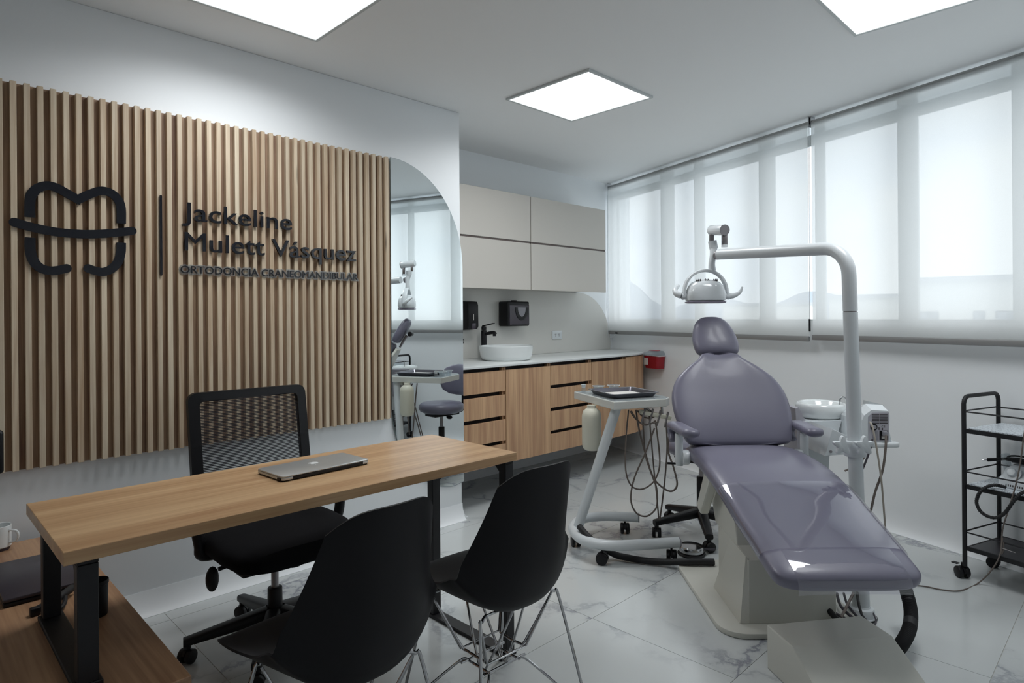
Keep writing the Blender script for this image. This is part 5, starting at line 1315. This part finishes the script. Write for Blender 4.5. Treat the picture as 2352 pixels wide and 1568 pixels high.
# ================================================================== OPERATOR STOOL
st_ = thing('operator_stool', 'lilac dental stool with black five-arm base behind the chair', 'stool', (3.29, 1.80, 0))
for k in range(5):
    a = R(144.5 + 72 * k); e = Vector((math.cos(a), math.sin(a), 0))
    b = B(); tapered_arm(b, e * 0.02 + Vector((0, 0, 0.125)), e * 0.285 + Vector((0, 0, 0.082)), 0.062, 0.042, 0.05, 0.03)
    b.cyl(e * 0.27 + Vector((0, 0, 0.055)), e * 0.27 + Vector((0, 0, 0.085)), 0.012, n=12); b.out('base_arm', black_m, st_)
    caster_parts(st_, e * 0.27, a + 1.2 + 0.9 * k, 0.027, 0.05)
B().cyl((0, 0, 0.10), (0, 0, 0.33), 0.026, n=20, bev=0.003).out('column_sleeve', black_m, st_)
B().cyl((0, 0, 0.3305), (0, 0, 0.43), 0.014, n=16).out('gas_lift', steel_m, st_)
B().box((-0.12, -0.07, 0.425), (0.14, 0.07, 0.452), 0.006).out('mechanism', black_m, st_)
B().lathe([(0, 0.4525), (0.15, 0.4525), (0.178, 0.465), (0.190, 0.490), (0.186, 0.515), (0.165, 0.532), (0.10, 0.540), (0, 0.541)], n=40).out('seat', lilac_m, st_, smooth=60)
B().tube([(0.10, 0, 0.438), (0.20, 0, 0.44), (0.235, 0, 0.47), (0.24, 0, 0.60), (0.238, 0, 0.66)], 0.014, 12, sub=4).out('back_bar', black_m, st_)
rings = []
for (z_, hw, hd) in ((0.575, 0.05, 0.008), (0.585, 0.11, 0.022), (0.62, 0.155, 0.03), (0.69, 0.175, 0.033), (0.76, 0.165, 0.031), (0.81, 0.13, 0.026), (0.835, 0.08, 0.016), (0.842, 0.03, 0.008)):
    rings.append([Vector((0.215 - 0.10 * (y_ / 0.18) ** 2 + x_, y_, z_)) for y_, x_ in supell(hw, hd, 28, 2.6)])
B().loft(rings).out('backrest', lilac_m, st_, smooth=60)
B().sphere((-0.02, 0.13, 0.425), 0.022, (1, 1.4, 0.7), 12).cyl((-0.02, 0.06, 0.437), (-0.02, 0.12, 0.428), 0.006, n=8).out('lever', black_m, st_)

# ================================================================== BLACK TROLLEY
TRZ = math.atan2(-WD.y, -WD.x)
P0 = CF(2.128, 2.97, 0)
tr_ = thing('wheeled_trolley', 'black metal three-tier trolley with terrazzo shelves by the window wall', 'trolley', P0, TRZ)
TL, TD = 0.62, 0.295
zS3 = [0.155, 0.445, 0.706]; zR = [0.219, 0.504, 0.786]; zTop = 0.857
for x_ in (0.0, TL):
    R0 = 0.035
    pth = [(x_, 0, 0.058), (x_, 0, zTop - R0)] + [(x_, R0 - R0 * math.cos(R(a)), zTop - R0 + R0 * math.sin(R(a))) for a in (30, 60, 90)] + [(x_, TD - R0 + R0 * math.sin(R(a)), zTop - R0 + R0 * math.cos(R(a))) for a in (0, 30, 60, 90)] + [(x_, TD, 0.058)]
    B().tube(pth, 0.0098, 14).out('end_frame', blackmet_m, tr_)
for k in range(3):
    z_ = zS3[k]
    b = B()
    b.box((0.0105, -0.004, z_ - 0.020), (TL - 0.0105, 0.004, z_)); b.box((0.0105, TD - 0.004, z_ - 0.020), (TL - 0.0105, TD + 0.004, z_))
    b.box((0.0105, 0.0045, z_ - 0.020), (0.016, TD - 0.0045, z_)); b.box((TL - 0.016, 0.0045, z_ - 0.020), (TL - 0.0105, TD - 0.0045, z_))
    sf = b.out('shelf_frame', blackmet_m, tr_, smooth=0)
    B().box((0.0165, 0.0045, z_ - 0.012), (TL - 0.0165, TD - 0.0045, z_ - 0.001 if k == 0 else z_ + 0.006), 0.001, 1).out('shelf_board', mat('black_sheet', (36, 33, 40), 0.3) if k == 0 else terr_m, sf, smooth=0)
    for y_ in (0, TD):
        B().cyl((0.0099, y_, zR[k]), (TL - 0.0099, y_, zR[k]), 0.0036, n=8).out('guard_rail', blackmet_m, sf)
    for x_ in (0.0, TL):
        B().cyl((x_, 0.0099, zR[k] + 0.003), (x_, TD - 0.0099, zR[k] + 0.003), 0.0036, n=8).out('guard_rail', blackmet_m, sf)
for (x_, y_, a_) in ((0, 0, 2.6), (0, TD - 0.03, 0.3), (TL, 0, 1.0), (TL, TD - 0.03, 0.2)):
    o = caster_parts(tr_, (x_ - 0.012, y_, 0), a_, 0.027, 0.05)
    B().box((x_ - 0.055, y_ - 0.012, 0.058), (x_ - 0.028, y_ + 0.012, 0.062), 0.001, 1).out('brake_tab', black_m, o, smooth=0)
# polishing motor on the middle shelf
mo = thing('white_motor_unit', 'white desktop motor unit with round dial on the trolley middle shelf', 'motor unit', Mv @ Vector((0, 0, 0)) + (Matrix.Translation(P0) @ Matrix.Rotation(TRZ, 4, 'Z')) @ Vector((0.195, 0.145, zS3[1] + 0.0065)), TRZ)
rings = []
for (z_, sx_, sy_, ox, oy) in ((0.0, 0.088, 0.078, 0, 0), (0.004, 0.092, 0.082, 0, 0), (0.034, 0.092, 0.082, 0, 0), (0.044, 0.088, 0.078, 0, 0.002), (0.085, 0.074, 0.054, 0, 0.022), (0.098, 0.062, 0.044, 0, 0.026)):
    rings.append([Vector((x_ + ox, y_ + oy, z_)) for x_, y_ in rrect(-sx_, -sy_, sx_, sy_, 0.022)])
B().loft(rings).out('housing', whitegloss_m, mo, smooth=30)
dn = Vector((0, -0.86, 0.51)).normalized(); P = Vector((-0.035, -0.062, 0.068))
o = B().cyl(P, P + dn * 0.005, 0.034, n=28, bev=0.001).out('dial_plate', white_m, mo)
B().cyl(P + dn * 0.0052, P + dn * 0.022, 0.020, 0.017, n=24, bev=0.002).out('dial_knob', white_m, o)
for k in range(9): B().box((-0.055 + k * 0.009, -0.0832, 0.010), (-0.0515 + k * 0.009, -0.0818, 0.019)).out('vent_slot', dark_m, mo, smooth=0)
B().prism([(-0.095, 0.0), (-0.088, 0.0), (-0.10, 0.10), (-0.115, 0.10)], 0.05, frame_m4((0, 0.05, 0.035), Vector((1, 0, 0)), Vector((0, 0, 1)), Vector((0, -1, 0)))).out('tool_rest', clearpl_m, mo, smooth=0)
cc_ = thing('black_coiled_lead', 'black power lead coiled on top of the white motor unit', 'cable', (Matrix.Translation(P0) @ Matrix.Rotation(TRZ, 4, 'Z')) @ Vector((0.195, 0.165, zS3[1] + 0.106)), TRZ)
for k in range(4):
    a_ = 0.075 + 0.008 * k
    pts = [Vector((a_ * math.cos(q) + 0.012 * math.sin(2.3 * k), 0.030 * math.sin(2 * q) * (0.6 + 0.1 * k), 0.006 + 0.007 * k + 0.006 * math.sin(q + k))) for q in [2 * PI * j / 22 for j in range(22)]]
    B().tube(pts, 0.0042, 8, closed=True).out('loop', rubber_m, cc_)
B().tube([(-0.075, 0, 0.02), (-0.11, -0.01, 0.012), (-0.135, -0.02, 0.006), (-0.165, -0.028, -0.001)], lambda f: 0.0055 + 0.0035 * f, 10, sub=3).out('plug_body', black_m, cc_)
B().cyl((-0.166, -0.0282, -0.0012), (-0.185, -0.033, -0.005), 0.003, n=8).out('plug_pin', chrome_m, cc_)
Mt = Matrix.Translation(P0) @ Matrix.Rotation(TRZ, 4, 'Z')
hz = zS3[1]
pts = [Mt @ Vector((0.155, 0.035, hz + 0.017)), Mt @ Vector((0.12, 0.0, hz + 0.022)), Mt @ Vector((0.09, -0.035, hz - 0.005)), Mt @ Vector((0.075, -0.045, hz - 0.06)), Mt @ Vector((0.095, -0.04, hz - 0.105)), Mt @ Vector((0.14, -0.035, hz - 0.115)), Mt @ Vector((0.18, -0.033, hz - 0.085)), Mt @ Vector((0.215, -0.028, hz - 0.02)), Mt @ Vector((0.24, -0.005, hz + 0.02)), Mt @ Vector((0.265, 0.035, hz + 0.017))]
pp = smooth_path(pts, 12)
tag(B().tube(pp, lambda f: 0.0072 + (0.0009 if int(f * (len(pp) - 1)) % 2 else -0.0006), 12).out('handpiece_hose', rubber_m, None, smooth=20), 'black ribbed handpiece hose looping over the trolley middle shelf', 'hose')
# long thin cable from the chair to the trolley
pts = [onz(2100, 1343, 0.004), onz(2130, 1347, 0.004), onz(2165, 1354, 0.004), onz(2205, 1356, 0.004), onz(2245, 1340, 0.004)] + [atd(2278, 1308, 2.86), atd(2298, 1270, 2.83), atd(2303, 1215, 2.82), atd(2318, 1165, 2.80), atd(2334, 1110, 2.78), atd(2344, 1060, 2.76), atd(2352, 1000, 2.74), atd(2362, 940, 2.72)]
pts = [Vector((p.x, p.y, max(p.z, 0.004))) for p in pts]
lc = thing('thin_floor_cable', 'thin grey cable trailing over the floor and up past the trolley', 'cable', onz(2205, 1356, 0.0))
B().tube(pts, 0.003, 8, sub=6).out('cable', hose_m, lc, world=True)
k1 = atd(2303, 1235, 2.815)
B().tube([k1, atd(2301, 1250, 2.81), atd(2300, 1272, 2.815), atd(2305, 1262, 2.81), atd(2305, 1245, 2.81)], 0.0028, 8, sub=5).out('looped_slack', hose_m, lc, world=True)
B().cyl(atd(2301, 1258, 2.808), atd(2332, 1269, 2.80), 0.0013, n=6).out('cable_tie', paper_m, lc, world=True)
